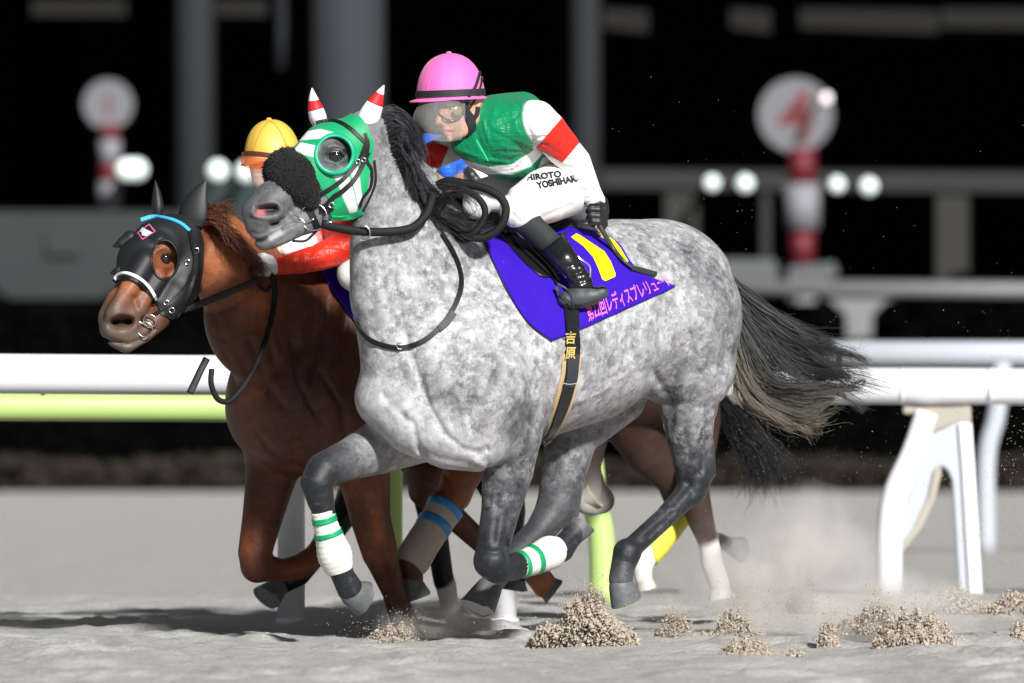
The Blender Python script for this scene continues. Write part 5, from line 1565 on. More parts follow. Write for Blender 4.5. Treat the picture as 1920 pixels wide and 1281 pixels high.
# goggles
gog = [(818, 198), (834, 194), (852, 191), (866, 192), (870, 204), (866, 216), (856, 224), (842, 226), (830, 220), (820, 210)]
loop = gog + [gog[0]]
gw = []
for (u, v) in catmull(loop, 40):
    w_, _ = hit(faceT, u, v, default=-200); gw.append((u, v, w_ - 7, 2.2))
ws_ = np.convolve(np.pad([q[2] for q in gw], 3, mode='wrap'), np.ones(7) / 7, 'valid')
gw = [(q[0], q[1], float(w_), q[3]) for q, w_ in zip(gw, ws_)]
V, F = tube(gw, sides=8, samples=40); mesh_obj('goggles_frame', V, F, M_BLK, rider)
def clear_mat(name, tint, alpha, rough=.08, dens=(.7, .72, .74)):
    m, nt, bs = new_mat(name)
    tr = nt.nodes.new('ShaderNodeBsdfTransparent'); tr.inputs[0].default_value = tuple(tint) + (1,)
    mx = nt.nodes.new('ShaderNodeMixShader')
    bs.inputs['Base Color'].default_value = tuple(dens) + (1,); bs.inputs['Roughness'].default_value = rough
    nz = noise_node(nt, 12, 3); mr = ramp(nt, nz.outputs['Fac'], [(.3, alpha * .7), (.7, min(1, alpha * 1.3))])
    nt.links.new(mr.outputs[0], mx.inputs[0]); nt.links.new(tr.outputs[0], mx.inputs[1]); nt.links.new(bs.outputs[0], mx.inputs[2])
    nt.links.new(mx.outputs[0], nt.nodes['Material Output'].inputs[0])
    return m
M_LENS = clear_mat('goggle_lens', (.93, .88, .86), .10)
M_VISOR = clear_mat('clear_visor', (.88, .88, .87), .30, .12, (.42, .42, .41))
cg = np.mean(gog, 0); wg_ = float(np.mean(ws_))
V = [(cg[0], cg[1], wg_ - 7)] + [(q[0], q[1], q[2]) for q in gw]
mid = [((q[0] + cg[0]) / 2, (q[1] + cg[1]) / 2, (q[2] + wg_) / 2 - 5.5) for q in gw]
V = [V[0]] + mid + V[1:]; n = len(gw)
F = [(0, 1 + i, 1 + (i + 1) % n) for i in range(n)] + [(1 + i, 1 + n + i, 1 + n + (i + 1) % n, 1 + (i + 1) % n) for i in range(n)]
mesh_obj('goggles_lens', V, F, M_LENS, rider)
M_AMBER = plain('amber_disc', (.30, .24, .10), .25, var=.3, scale=50)
n = 24
V = [(858, 208, wg_ - 9)] + [(858 + 8.5 * math.cos(6.283 * i / n), 208 + 8.5 * math.sin(6.283 * i / n), wg_ - 6 + 3 * math.cos(6.283 * i / n)) for i in range(n)]
mesh_obj('goggles_disc', V, [(0, 1 + (i + 1) % n, 1 + i) for i in range(n)], M_AMBER, rider)
# hanging clear visor
VG = coons([(788, 190), (810, 187), (850, 186), (872, 188)], [(788, 252), (806, 261), (836, 266), (866, 262)], [(788, 190), (774, 222), (788, 252)], [(872, 188), (872, 230), (866, 262)], 26, 18)
W_ = np.zeros(VG.shape[:2])
for j in range(18):
    for i in range(26):
        x = i / 25; y = j / 17
        W_[j, i] = -212 - 26 * math.sin(math.pi * min(1, x * .9 + .1)) - 6 * math.sin(math.pi * y) + (1 - x) * 18
VG3 = np.dstack([VG, W_])
i = (np.arange(17)[:, None] * 26 + np.arange(25)[None]).ravel()
mesh_obj('visor', VG3.reshape(-1, 3), np.stack([i, i + 26, i + 27, i + 1], 1), M_VISOR, rider)
add_tube('visor_clip', [(864, 189, -222, 4), (880, 187, -212, 4)], M_BLK, rider, sides=8)

# whip and reins
whip = empty('whip', tuple(world_of([(1120, 400, wg)])[0]), 'thin black whip with flat tip held in the jockey gloved hand', 'whip')
ww = wg - 6
wc_ = lambda u, v: float(hit([cT, gT], u, v, default=-100)[0]) - 12
add_tube('shaft', [(1099, 362, ww, 5.5), (1104, 376, ww, 5), (1128, 430, ww - 2, 4.8), (1150, 466, wc_(1150, 466), 4.4), (1168, 488, wc_(1168, 488), 3.6), (1186, 503, wc_(1186, 503), 3)], plain('whip_black', (.03, .035, .033), .4), whip, sides=12)
add_tube('grip_mark', [(1099, 361, ww - .5, 5.9), (1102.5, 370, ww - .5, 5.9)], M_YEL, whip, sides=12)
V, F = tube([(1184, 502, wc_(1186, 503), 4.5), (1205, 508, wc_(1205, 508), 6), (1231, 514, wc_(1231, 514), 5)], sides=10, samples=14, flat=.3, ax=(0, 0, 1)); mesh_obj('flap', V, F, MATS['whip_black'], whip)
reins = empty('reins', tuple(world_of([(760, 430, -330)])[0]), 'thick black rubber reins looping from the bit to the grey horse rider', 'reins')
wr, _ = hit(gT, 690, 432, default=-350)
def rein(name, pts, r, mat, parent, sides=14, flat=.55):
    V, F = tube([p + (r,) for p in pts], sides=sides, samples=len(pts) * 8, flat=flat, ax=(0, 0, 1)); return mesh_obj(name, V, F, mat, parent)
rein('rein', [(603, 420, -372), (640, 429, -375), (690, 435, -372), (740, 434, -366), (775, 426, -356), (798, 404, -342), (808, 380, -330), (812, 362, -320)], 8.4, M_RUB, reins)
rein('rein_loop', [(812, 352, -245), (840, 340, -262), (880, 346, -272), (920, 358, -280), (944, 378, -284), (948, 402, -286), (936, 428, -286), (908, 446, -284), (878, 444, -280)], 8, M_RUB, reins)
rein('rein_loop', [(830, 350, -252), (860, 352, -270), (890, 366, -280), (908, 388, -284), (907, 412, -284), (892, 434, -284), (872, 446, -280)], 6.5, M_RUB, reins)
add_ring('rein_ring', (680, 437, -384), 14, 1.5, M_STEEL, reins, n=24, a0=-100, a1=120)
strap('rein_keeper', [(657, 412), (654, 428), (650, 446)], 12, M_LEATHER, reins, gT, off=14, th=5)
mart = empty('neck_strap', tuple(world_of([(760, 650, -380)])[0]), 'thin black neck strap looping round the base of the grey horse neck', 'strap')
strap('strap', [(826, 438), (846, 470), (860, 505), (863, 540), (850, 578), (826, 612), (796, 638), (762, 651), (735, 651), (700, 640), (680, 622), (668, 602)], 10, M_LEATHER, mart, gT, off=3.5, th=2.5)
strap('strap_lap', [(850, 588), (838, 604), (822, 618)], 13, M_LEATHER, mart, gT, off=6, th=2)
add_ring('buckle', (750, 649, (hit(gT, 750, 649)[0] or -350) - 8), 6, 1.1, M_STEEL, mart, n=12, a0=60, a1=300)

# ================================================================ CHESTNUT HORSE
UC2, OFF2 = 698.0, 421.0
def H2(pts, k=20, fl=None): return Chain([(p[0], p[1], hw(p[0], p[2], UC2) + OFF2) + tuple(p[3:]) for p in pts], k, fl)
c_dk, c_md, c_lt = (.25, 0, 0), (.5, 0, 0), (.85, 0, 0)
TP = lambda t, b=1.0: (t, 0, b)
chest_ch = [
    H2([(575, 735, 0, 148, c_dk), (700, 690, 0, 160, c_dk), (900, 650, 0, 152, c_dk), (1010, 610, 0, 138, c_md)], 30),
    H2([(520, 775, -.08, 92, c_dk), (560, 800, .0, 90, c_dk)], 30), H2([(640, 780, .18, 84, c_dk)], 30),
    H2([(560, 620, 0, 132, c_dk), (492, 590, 0, 128, c_dk), (452, 520, 0, 98, c_md), (410, 470, 0, 74, c_lt), (368, 446, 0, 52, c_md)], 22, (LAT, .6)),
    H2([(540, 600, 0, 96, c_dk), (600, 600, 0, 100, c_dk)], 24),
    # head
    Chain([(334, 446, 118, 46, c_md), (300, 462, 84, 50, c_md), (272, 492, 62, 50, c_md)], 14),
    Chain([(342, 490, 100, 38, c_md), (334, 535, 84, 42, c_md), (310, 572, 62, 28, c_md)], 16),
    Chain([(264, 520, 48, 42, c_lt), (246, 566, 26, 38, (.6, 0, .2)), (230, 598, 8, 38, TP(.3, .6)), (222, 612, 2, 36, TP(.3, .9))], 12),
    Chain([(272, 492, 12, 18, c_md), (240, 545, -14, 17, c_lt), (212, 588, -26, 15, TP(.3, .8))], 14), Chain([(216, 560, 10, 16, c_lt), (200, 592, 6, 16, TP(.3, .8))], 12), Chain([(300, 520, 20, 12, c_md), (276, 556, 4, 12, c_md), (258, 584, -8, 12, TP(.4, .5))], 12),
    Chain([(226, 632, 2, 24, TP(.3, 1)), (236, 640, 2, 22, TP(.3, 1))], 9), Chain([(296, 596, 40, 24, c_dk), (262, 624, 20, 23, TP(.3, .7)), (250, 636, 12, 18, TP(.3, 1))], 9),
    Chain([(300, 452, 30, 8, c_md), (322, 468, 44, 9, c_md)], 14),
    # folded foreleg
    H2([(520, 830, -.14, 66, c_dk), (507, 900, -.14, 47, c_dk), (490, 980, -.14, 37, c_dk), (478, 1036, -.14, 32, c_md), (482, 1062, -.14, 30, c_dk)], 16),
    H2([(482, 1062, -.14, 28, c_dk), (530, 1070, -.13, 21, c_md), (566, 1062, -.13, 25, c_md), (592, 1040, -.13, 20, c_md), (600, 1026, -.13, 18, c_dk)], 10),
    # supporting foreleg
    H2([(668, 840, .16, 66, c_md), (684, 900, .15, 48, c_md), (694, 970, .15, 38, c_dk), (712, 1036, .15, 34, c_md), (722, 1066, .15, 28, c_dk), (738, 1110, .15, 22, c_dk), (752, 1150, .15, 24, c_dk), (764, 1180, .15, 24, c_dk)], 16),
    # hind legs
    H2([(960, 740, .14, 90, c_dk), (900, 820, .14, 64, c_md), (868, 880, .14, 40, c_md), (850, 930, .14, 30, c_lt)], 18), H2([(880, 880, .14, 16, c_md), (866, 935, .14, 16, c_md)], 10),
    H2([(850, 930, .14, 29, c_md), (800, 1000, .14, 24, c_dk), (768, 1056, .14, 25, c_dk), (772, 1084, .14, 22, c_dk)], 10),
    H2([(900, 760, -.14, 80, c_dk), (800, 880, -.14, 44, c_dk), (795, 920, -.14, 30, c_dk), (840, 960, -.14, 24, c_dk), (905, 1020, -.14, 20, c_dk), (985, 1056, -.14, 22, (.5, 0, 0)), (1010, 1082, -.14, 24, c_lt), (1022, 1098, -.14, 24, c_lt)], 14),
]
chest_gr = [
    ([(430, 640), (470, 700), (520, 760)], 9, 4), ([(575, 560), (592, 640), (600, 700)], 14, 2), ([(600, 640), (560, 700), (528, 740)], 18, -2), ([(622, 560), (630, 700)], 10, 2), ([(480, 820), (540, 870), (590, 880)], 8, 5),
    ([(640, 620), (650, 720), (640, 800)], 12, 4), ([(400, 640), (450, 760), (470, 850)], 9, 3), ([(470, 640), (500, 720), (540, 770)], 7, 6), ([(596, 540), (600, 600), (592, 650)], 5, -4), ([(612, 560), (606, 640), (585, 720)], 5, 5), ([(640, 540), (648, 600), (640, 680)], 7, 5), ([(545, 640), (560, 720), (600, 790)], 5, 5), ([(410, 600), (430, 680), (452, 740)], 5, 4), ([(520, 560), (500, 620), (520, 700)], 6, 4), ([(600, 700), (640, 760), (650, 830)], 5, 5), ([(600, 760), (570, 820), (600, 870)], 9, 5), ([(500, 600), (520, 660), (545, 690)], 5, -3), ([(440, 780), (500, 800), (560, 790)], 8, 3), ([(560, 600), (575, 680), (566, 760)], 4, -2.5), ([(478, 900), (474, 980)], 4, 3), ([(540, 900), (515, 960)], 4, 3), ([(660, 900), (672, 960), (690, 1030)], 5, 4), ([(712, 900), (722, 980), (728, 1040)], 5, 4), ([(500, 1062), (560, 1072)], 3.5, 3),
    ([(500, 900), (492, 960)], 5, 3), ([(525, 930), (505, 990)], 5, 3), ([(675, 920), (690, 990)], 5, 3), ([(700, 920), (705, 980)], 4, -2),
    ([(216, 606), (240, 603)], 9.5, 34), ([(204, 602), (222, 586), (248, 592)], 5, -5), ([(196, 636), (240, 646), (270, 634), (290, 616)], 3.2, 7), ([(250, 560), (262, 590), (270, 610)], 5, 4), ([(232, 520), (220, 560), (210, 580)], 4, -2), ([(262, 600), (276, 606)], 3, 3), ([(290, 560), (285, 590)], 5, 3), ([(360, 520), (345, 570), (315, 596)], 5, 3),
    ([(292, 470), (310, 464), (328, 474)], 4, -5), ([(296, 498), (312, 502), (328, 494)], 4, -3), ([(300, 484), (320, 486)], 6, 4), ([(830, 880), (850, 915)], 5, 3), ([(795, 900), (815, 925)], 6, -4),
]
ch_body = Body(chest_ch, chest_gr, front=lambda U: np.maximum(.84 * (U - UC2) + OFF2 - 10, 40 + .42 * (U - 250)))
cV, cQ = ch_body.surface(3.5)
cc = ch_body.colours(cV)
fr = cV[:, 2] < ch_body.front(cV[:, 0]) + 5
tone_spot(cc, cV, [(218, 604), (236, 604)], 8, 0.0, 0, fr); tone_spot(cc, cV, [(222, 604), (236, 603)], 8, 0.0, 2, fr)  # dark of the nostril hollow put into the colour
tone_spot(cc, cV, [(430, 480), (480, 560)], 40, .9, 0, fr); tone_spot(cc, cV, [(560, 700), (575, 760)], 40, .12, 0, fr)  # lit side of the neck painted brighter, chest spot set darker
tone_spot(cc, cV, [(700, 930), (712, 1010)], 14, .8, 0, fr)
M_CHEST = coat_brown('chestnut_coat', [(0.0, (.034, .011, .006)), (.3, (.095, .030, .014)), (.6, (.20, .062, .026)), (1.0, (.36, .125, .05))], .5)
chestnut = empty('chestnut_horse', tuple(world_of([(620, 1190, 300)])[0] * np.array([1, 1, 0])), 'chestnut racehorse in black hood with blue browband, galloping beyond the grey', 'horse')
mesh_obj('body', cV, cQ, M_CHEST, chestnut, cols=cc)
cT2 = bvh(cV, cQ)
def w2(u, l): return hw(u, l, UC2) + OFF2
hoof(chestnut, (770, 1086, w2(770, .14)), (782, 1122, w2(770, .14) + 3), 23, 29, (-.4, .4, -.5), (M_HOOF, M_SOLE2))
hoof(chestnut, (602, 1024, w2(602, -.13)), (612, 1000, w2(602, -.13)), 19, 22, (.9, .2, -.15), (M_HOOF, M_SOLE))
hoof(chestnut, (1024, 1096, w2(1024, -.14)), (1042, 1110, w2(1024, -.14)), 23, 26, (.2, .9, -.3), (M_HOOF, M_SOLE2))
hoof(chestnut, (764, 1176, w2(764, .15)), (772, 1204, w2(764, .15)), 24, 30, (-.9, .1, -.4), (M_HOOF, M_SOLE2))
we2, _ = hit(cT2, 309, 484, default=30)
ball('eye', (309, 484, we2 + 4), 13, M_EYE, chestnut)
M_BHOOD = plain('black_hood_cloth', (.009, .010, .012), .55, var=.2, scale=50, bmp=.35, spec=.5)
bh_poly = [(252, 420), (268, 404), (300, 398), (345, 402), (372, 420), (384, 455), (382, 505), (374, 546), (352, 584), (326, 602), (300, 590), (292, 562), (274, 540), (250, 528), (214, 522), (206, 508), (216, 488), (212, 462), (236, 446)]
hV, hQ = ch_body.surface(2.2, grow=3.5, lo=(190, 385, -60), hi=(398, 612, 190), smooth=2)
ins = polysd(bh_poly, hV[:, 0], hV[:, 1]) < 0
hol = (((hV[:, 0] - 309) / 22) ** 2 + ((hV[:, 1] - 487) / 33) ** 2 < 1) & (hV[:, 2] < we2 + 30)
bx = (hV[:, 2] < 184) & (hV[:, 2] > -54)
V1, Q1 = keep_faces(hV, hQ, ins & ~hol & bx); mesh_obj('hood', V1, Q1, M_BHOOD, chestnut)
fl_ = Body([Chain([(244, 448, 66, 16), (228, 456, 62, 10), (213, 462, 64, 3)], 5), Chain([(238, 502, 40, 14), (222, 508, 36, 9), (208, 513, 38, 3)], 5)]).surface(2); mesh_obj('eye_cup', fl_[0], fl_[1], M_BHOOD, chestnut)
hT2 = [cT2, bvh(V1, Q1)]
V, F = [], []
n = 36
for i in range(n):
    a = 2 * math.pi * i / n; op = max(0, math.cos(a + .5))
    for rr, dw in ((1.0, 8), (1.1, -4 - 16 * op), (1.22, -2 - 12 * op), (1.3, 8)):
        u, v = 309 + 22 * rr * math.cos(a), 487 + 33 * (rr * .85 + .15) * math.sin(a)
        w0, _ = hit(hT2, u, v, default=we2); V.append((u, v, min(w0, we2 + 14) + dw))
for i in range(n):
    for q in range(3): F.append((i * 4 + q, i * 4 + q + 1, ((i + 1) % n) * 4 + q + 1, ((i + 1) % n) * 4 + q))
mesh_obj('eye_cup', V, F, M_BHOOD, chestnut)
M_SKY = plain('light_blue_binding', (.05, .42, .80), .5, var=.05)
strap('browband', [(264, 412), (285, 407), (315, 411), (338, 420), (354, 433)], 7.5, M_SKY, chestnut, hT2, off=2.5, th=2)
patch('emblem', [(257, 436), (280, 419), (292, 434), (267, 450)], plain('pink_outline', (.62, .10, .26), .5), chestnut, hT2, off=1.8, th=.6)
patch('emblem', [(260, 436), (279.5, 422), (289, 434), (267.5, 446.5)], M_BHOOD, chestnut, hT2, off=3.2, th=.5)
patch('emblem', [(262, 433), (267, 426), (272, 429), (269, 433), (275, 436), (278, 432), (286, 436), (275, 443), (266, 441), (266, 437)], plain('emblem_white', (.55, .55, .53), .6), chestnut, hT2, off=4.4, th=.5)
strap('noseband', [(215, 530), (224, 521), (242, 520), (262, 530), (278, 546), (291, 566)], 11, M_LEATHER, chestnut, hT2, off=2.5, th=3)
strap('noseband_trim', [(217, 525), (227, 517), (242, 516), (262, 525), (278, 541), (290, 559)], 6, M_WCL, chestnut, hT2, off=5.5, th=3)
strap('cheekpiece', [(354, 434), (358, 460), (364, 490), (352, 530), (326, 562), (300, 584), (288, 592)], 7, M_LEATHER, chestnut, hT2, off=3, th=2)
strap('throat_lash', [(372, 470), (372, 510), (356, 560), (330, 596)], 5, M_LEATHER, chestnut, hT2, off=2.5, th=2)
for (u, v) in ((312, 568), (322, 582), (368, 470), (352, 492)):
    w_, _ = hit(hT2, u, v, default=60); add_ring('buckle', (u, v, w_ - 5), 5, 1.2, M_STEEL, chestnut, n=12, sides=6)
w_, _ = hit(cT2, 280, 606, default=30)
add_ring('bit_ring', (281, 602, w_ - 8), 12, 1.4, M_STEEL, chestnut, n=28, sides=8)
add_tube('bit', [(278, 612, w_ - 8, 1.8), (262, 604, w_ - 12, 1.8), (256, 600, w_ - 8, 1.8)], M_STEEL, chestnut, sides=8)
add_ring('bit_ring', (272, 618, w_ - 12), 14, 1.0, M_STEEL, chestnut, n=28, sides=8)
MB_ = (M_BHOOD, M_BHOOD)
ear((360, 424, 100), (386, 338, 100), 28, MB_, chestnut, bow=-10, flat=.42, ax=(.25, 0, 1), bands=((0, 1, 0),), names=('ear_cover',))
ear((296, 404, 100), (291, 338, 104), 14, MB_, chestnut, bow=2, flat=.8, ax=(1, 0, .2), bands=((0, 1, 0),), names=('ear_cover',))
mg = [[(368, 396, 120), (400, 392, 100), (425, 382, 95), (440, 378, 90)], [(372, 410, 118), (396, 405, 98), (418, 425, 92), (440, 450, 92)], [(395, 430, 140), (415, 425, 100), (445, 455, 95), (470, 480, 100)],
      [(425, 455, 165), (445, 455, 120), (468, 475, 112), (490, 500, 120)], [(455, 480, 190), (470, 480, 150), (485, 500, 140), (500, 520, 150)], [(470, 500, 205), (478, 510, 170), (480, 530, 150), (470, 548, 150)]]
strands('mane', mg, 1500, 1.0, M_HAIR, chestnut, spread=(7, 7), curl=4, seed=14, cols=hair_col((.05, .016, .008), (.15, .05, .022), lambda x: .5), length=(.5, 1))
strands('tail', [[(1120, 560, 800), (1200, 600, 800), (1260, 660, 800)], [(1120, 580, 800), (1190, 630, 800), (1250, 700, 800)]], 150, 1.4, M_HAIR, chestnut, spread=(8, 12), curl=6, seed=15, cols=hair_col((.03, .012, .006), (.08, .03, .015), lambda x: .5))
def band2(parent, nodes, stripes, mats, uc, off):
    C = catmull([(p[0], p[1], hw(p[0], p[2], uc) + off, p[3]) for p in nodes], 33)
    V, F = tube(C, sides=20, samples=33); b = mesh_obj('bandage', V, F, mats[0], parent)
    for s0, s1 in stripes:
        D = C[int(s0 * 32):int(s1 * 32) + 1].copy(); D[:, 3] += 1.2
        V, F = tube(D, sides=20, samples=len(D)); mesh_obj('stripe', V, F, mats[1], b)
M_TAN = plain('dusty_tan_bandage', (.40, .36, .30), .8, var=.12, scale=50, bmp=.5)
M_BTAPE = plain('blue_tape', (.03, .22, .55), .35)
band2(chestnut, [(836, 950, .14, 35), (815, 984, .14, 33), (792, 1020, .14, 33), (774, 1050, .14, 34), (766, 1064, .14, 30)], ((.02, .12), (.22, .34)), (M_TAN, M_BTAPE), UC2, OFF2)
# tack laid on the chestnut
reins2 = empty('reins', tuple(world_of([(420, 580, 120)])[0]), 'dark reins hanging in loops from the chestnut bit to the white glove', 'reins')
rein('rein', [(330, 584, 66), (370, 572, 84), (410, 556, 104), (450, 540, 122), (478, 528, 140), (492, 514, 160)], 7, plain('brown_rein_rubber', (.030, .025, .024), .6), reins2)
rein('rein_loop', [(500, 505, 160), (514, 530, 156), (514, 570, 150), (500, 630, 120), (482, 680, 80), (456, 725, 50), (430, 752, 30), (408, 748, 20), (396, 720, 15), (397, 692, 20)], 5.5, M_RUB, reins2)
rein('rein_loop', [(484, 520, 150), (488, 538, 146), (500, 545, 146), (508, 534, 150)], 3, M_RUB, reins2, sides=8)
rein('rein_end', [(388, 672, 20), (376, 695, 14), (356, 738, 8)], 7, M_LEATHER, reins2, flat=.3)
cloth2 = empty('saddlecloth', tuple(world_of([(650, 540, 200)])[0]), 'purple saddlecloth edge on the chestnut horse, glimpsed beside the grey chest', 'saddlecloth')
G = coons([(598, 500), (700, 490), (800, 480)], [(672, 612), (740, 620), (800, 620)], [(598, 500), (628, 552), (672, 612)], [(800, 480), (800, 550), (800, 620)], 24, 20)
grid_mesh('cloth', drape_grid(G, cT2, 7, 3), M_PUR, cloth2)
strap('girth_strap', [(640, 498), (654, 508), (668, 520)], 5, plain('pale_grey_webbing', (.5, .5, .5), .6), cloth2, cT2, off=10)

# ================================================================ YELLOW-CAPPED RIDER
r2 = empty('person', tuple(world_of([(640, 430, 240)])[0]), 'jockey in yellow cap and red sleeves bent low behind the grey horse head', 'person')
def XC(pts, k=8, col=None): return Chain(pts, k, None, col)
b2 = Body([XC([(508, 292, 262, 40)], 8, SKIN), XC([(492, 312, 232, 26), (490, 338, 226, 18)], 10, SKIN), XC([(478, 326, 214, 6)], 5, SKIN), XC([(530, 320, 270, 24), (590, 350, 300, 32), (690, 420, 340, 46), (760, 450, 380, 46)], 14, SKIN),
           XC([(640, 420, 270, 26), (648, 462, 220, 22), (590, 480, 196, 17), (530, 496, 180, 12), (505, 498, 178, 14)], 8, SKIN), XC([(640, 420, 330, 24), (570, 455, 262, 15), (520, 470, 240, 11)], 8, SKIN), XC([(740, 470, 330, 40), (660, 520, 230, 26), (760, 560, 260, 20)], 10, SKIN)])
V1, Q1 = b2.surface(3); mesh_obj('body', V1, Q1, M_SKIN, r2, cols=b2.colours(V1, 2))
f2T = bvh(V1, Q1)
SR2 = (.62, .026, .008)
s2 = Body([XC([(560, 345, 290, 34), (620, 380, 305, 46), (700, 430, 335, 56), (760, 455, 360, 50)], 14, SR2), XC([(636, 430, 268, 34), (650, 462, 216, 31), (600, 482, 192, 26), (560, 492, 182, 22), (524, 499, 174, 17)], 8, SR2),
           XC([(640, 424, 330, 30), (590, 452, 272, 22)], 8, SR2), XC([(590, 452, 272, 21), (556, 464, 250, 18), (536, 466, 244, 14)], 3, (.78, .76, .77))],
          [([(560, 478), (556, 510)], 3, 2), ([(585, 462), (580, 505)], 3, 2), ([(540, 485), (538, 512)], 2.5, 2), ([(620, 450), (575, 492)], 3, -2), ([(635, 490), (590, 500)], 3, 2)], front=lambda U: 0 * U + 215)
V1, Q1 = s2.surface(2.5); mesh_obj('jersey', V1, Q1, M_SILK, r2, cols=s2.colours(V1, .8))
br2 = Body([XC([(745, 470, 325, 50), (665, 512, 216, 34), (690, 540, 210, 28)], 10, SW)]); V1, Q1 = br2.surface(4); mesh_obj('breeches', V1, Q1, M_BREECH, r2, cols=np.tile(SW, (len(V1), 1)))
M_WGL = plain('white_glove', (.62, .62, .62), .6, var=.1, scale=60, bmp=.4)
gl = [XC([(516, 500, 172, 15), (500, 500, 168, 17)], 6)]
for i, (v, L) in enumerate(((486, 1), (495, 1.05), (504, 1), (512, .85))):
    gl.append(XC([(502, v, 158, 7), (488, v - 1, 148, 7), (478, v + 1, 154, 6.4), (480, v + 3, 168, 6)], 2.2))
gl.append(XC([(508, 486, 160, 7), (494, 480, 150, 6.4), (482, 482, 148, 5.6)], 3))
V1, Q1 = Body(gl).surface(1.8, smooth=1); mesh_obj('glove', V1, Q1, M_WGL, r2)
M_YCAP, nt_, bs_ = new_mat('yellow_cap_cloth')
nt_.links.new(mix(nt_, noise_node(nt_, 8, 3).outputs['Fac'], (.66, .42, .06), (.74, .50, .09)), bs_.inputs['Base Color']); bs_.inputs['Roughness'].default_value = .5
M_ORG = plain('orange_peak', (.75, .28, .04), .5)
hT3 = helmet(r2, (512, 300, 262), 54, 76, 52, (-.8, 0, -.6), (M_YCAP, None, M_ORG), tilt=-.10, peak=16)
for a in range(3):
    pts = [(458 + a * 0, 300, 0)]
strap('cap_seam', [(507, 226), (490, 245), (478, 275), (474, 300)], 2.5, M_ORG, r2, hT3, off=.6, th=1)
strap('cap_seam', [(507, 226), (524, 245), (536, 272), (540, 300)], 2.5, M_ORG, r2, hT3, off=.6, th=1)
strap('goggle_strap', [(454, 290), (470, 287), (500, 290), (530, 294)], 8, plain('brown_strap', (.10, .03, .015), .5), r2, hT3, off=3, th=2)
VG = coons([(452, 296), (470, 294), (500, 298)], [(458, 314), (475, 318), (500, 320)], [(452, 296), (452, 305), (458, 314)], [(500, 298), (501, 310), (500, 320)], 14, 8)
i = (np.arange(7)[:, None] * 14 + np.arange(13)[None]).ravel()
W_ = np.zeros(VG.shape[:2]) + 205 - 12 * np.sin(np.linspace(.2, 3.0, 14))[None]
mesh_obj('goggles', np.dstack([VG, W_]).reshape(-1, 3), np.stack([i, i + 14, i + 15, i + 1], 1), clear_mat('amber_goggles', (.95, .6, .35), .5, .1, (.45, .12, .05)), r2)
VG = coons([(462, 318), (480, 317), (512, 320)], [(482, 356), (495, 360), (512, 358)], [(462, 318), (466, 340), (482, 356)], [(512, 320), (514, 340), (512, 358)], 14, 10)
i = (np.arange(9)[:, None] * 14 + np.arange(13)[None]).ravel()
mesh_obj('visor', np.dstack([VG, np.zeros(VG.shape[:2]) + 200 - 10 * np.sin(np.linspace(.3, 2.8, 14))[None]]).reshape(-1, 3), np.stack([i, i + 14, i + 15, i + 1], 1), M_VISOR, r2)

# ================================================================ TWO MORE HORSES, SEEN BETWEEN THE LEGS
M_BAY = coat_brown('dark_bay_coat', [(0.0, (.006, .006, .007)), (.4, (.028, .017, .012)), (.7, (.075, .035, .02)), (1, (.13, .06, .035))])
M_BAY2 = coat_brown('mud_spotted_bay_coat', [(0.0, (.008, .006, .005)), (.35, (.024, .012, .009)), (.6, (.060, .022, .013)), (.85, (.10, .040, .025)), (1, (.16, .10, .08))], .6)
def more_horse(name, chains, uc, off, mat, label, at_u, h=5):
    B = Body([Chain([(p[0], p[1], hw(p[0], p[2], uc) + off) + tuple(p[3:]) for p in c], k) for c, k in chains])
    V, Q = B.surface(h)
    e = empty(name, tuple(world_of([(at_u, 1160, hw(at_u, 0, uc) + off)])[0] * np.array([1, 1, 0])), label, 'horse')
    mesh_obj('body', V, Q, mat, e, cols=B.colours(V)); return e
b0, b1, bw = (0, 0, 0), (.45, 0, 0), (.3, 1, 0)
UC3, OFF3 = 442.0, 728.0
bay = more_horse('dark_bay_horse', [
    ([(720, 680, 0, 118, b1), (860, 650, 0, 128, b1), (990, 620, 0, 120, b1)], 30), ([(740, 610, 0, 90, b1), (712, 540, 0, 62, b1), (700, 480, 0, 46, b1)], 20), ([(706, 480, 0, 40, b1), (712, 560, .05, 22, b1)], 12),
    ([(700, 790, -.12, 50, b1), (676, 900, -.12, 34, b0), (650, 955, -.12, 28, b0), (600, 1030, -.12, 22, b0), (560, 1078, -.12, 22, b0), (530, 1094, -.12, 20, b0)], 14),
    ([(760, 790, .1, 52, b1), (800, 900, .1, 34, b0), (812, 980, .1, 26, b0), (824, 1040, .1, 21, b0), (832, 1090, .1, 20, b0), (836, 1096, .1, 20, bw), (842, 1130, .1, 18, bw), (852, 1160, .1, 16, bw)], 12),
    ([(980, 720, .1, 60, b1), (940, 860, .1, 40, b1), (960, 960, .1, 26, b0), (955, 1050, .1, 20, b0), (968, 1082, .1, 20, b0)], 12),
    ([(960, 720, -.1, 60, b1), (900, 850, -.1, 40, b1), (940, 950, -.1, 24, b0), (950, 1040, -.1, 18, b0)], 12)], UC3, OFF3, M_BAY, 'dark bay horse almost hidden behind the chestnut, black legs and one white sock', 800)
w3 = lambda u, l: hw(u, l, UC3) + OFF3
hoof(bay, (528, 1096, w3(528, -.12)), (500, 1122, w3(500, -.12)), 20, 26, (-.9, .3, -.2), (M_HOOF, M_SOLE2))
hoof(bay, (852, 1158, w3(852, .1)), (860, 1178, w3(856, .1)), 16, 20, (-.8, .2, -.3), (plain('pale_hoof_horn', (.5, .48, .44), .5), M_SOLE2))
hoof(bay, (968, 1082, w3(968, .1)), (964, 1108, w3(968, .1)), 20, 26, (-.9, .2, -.3), (M_HOOF, M_SOLE2))
UC4, OFF4 = 410.0, 766.0
sp_ = (.42, .0, .12); rd = (.48, 0, 0); dk = (.3, 0, .05)
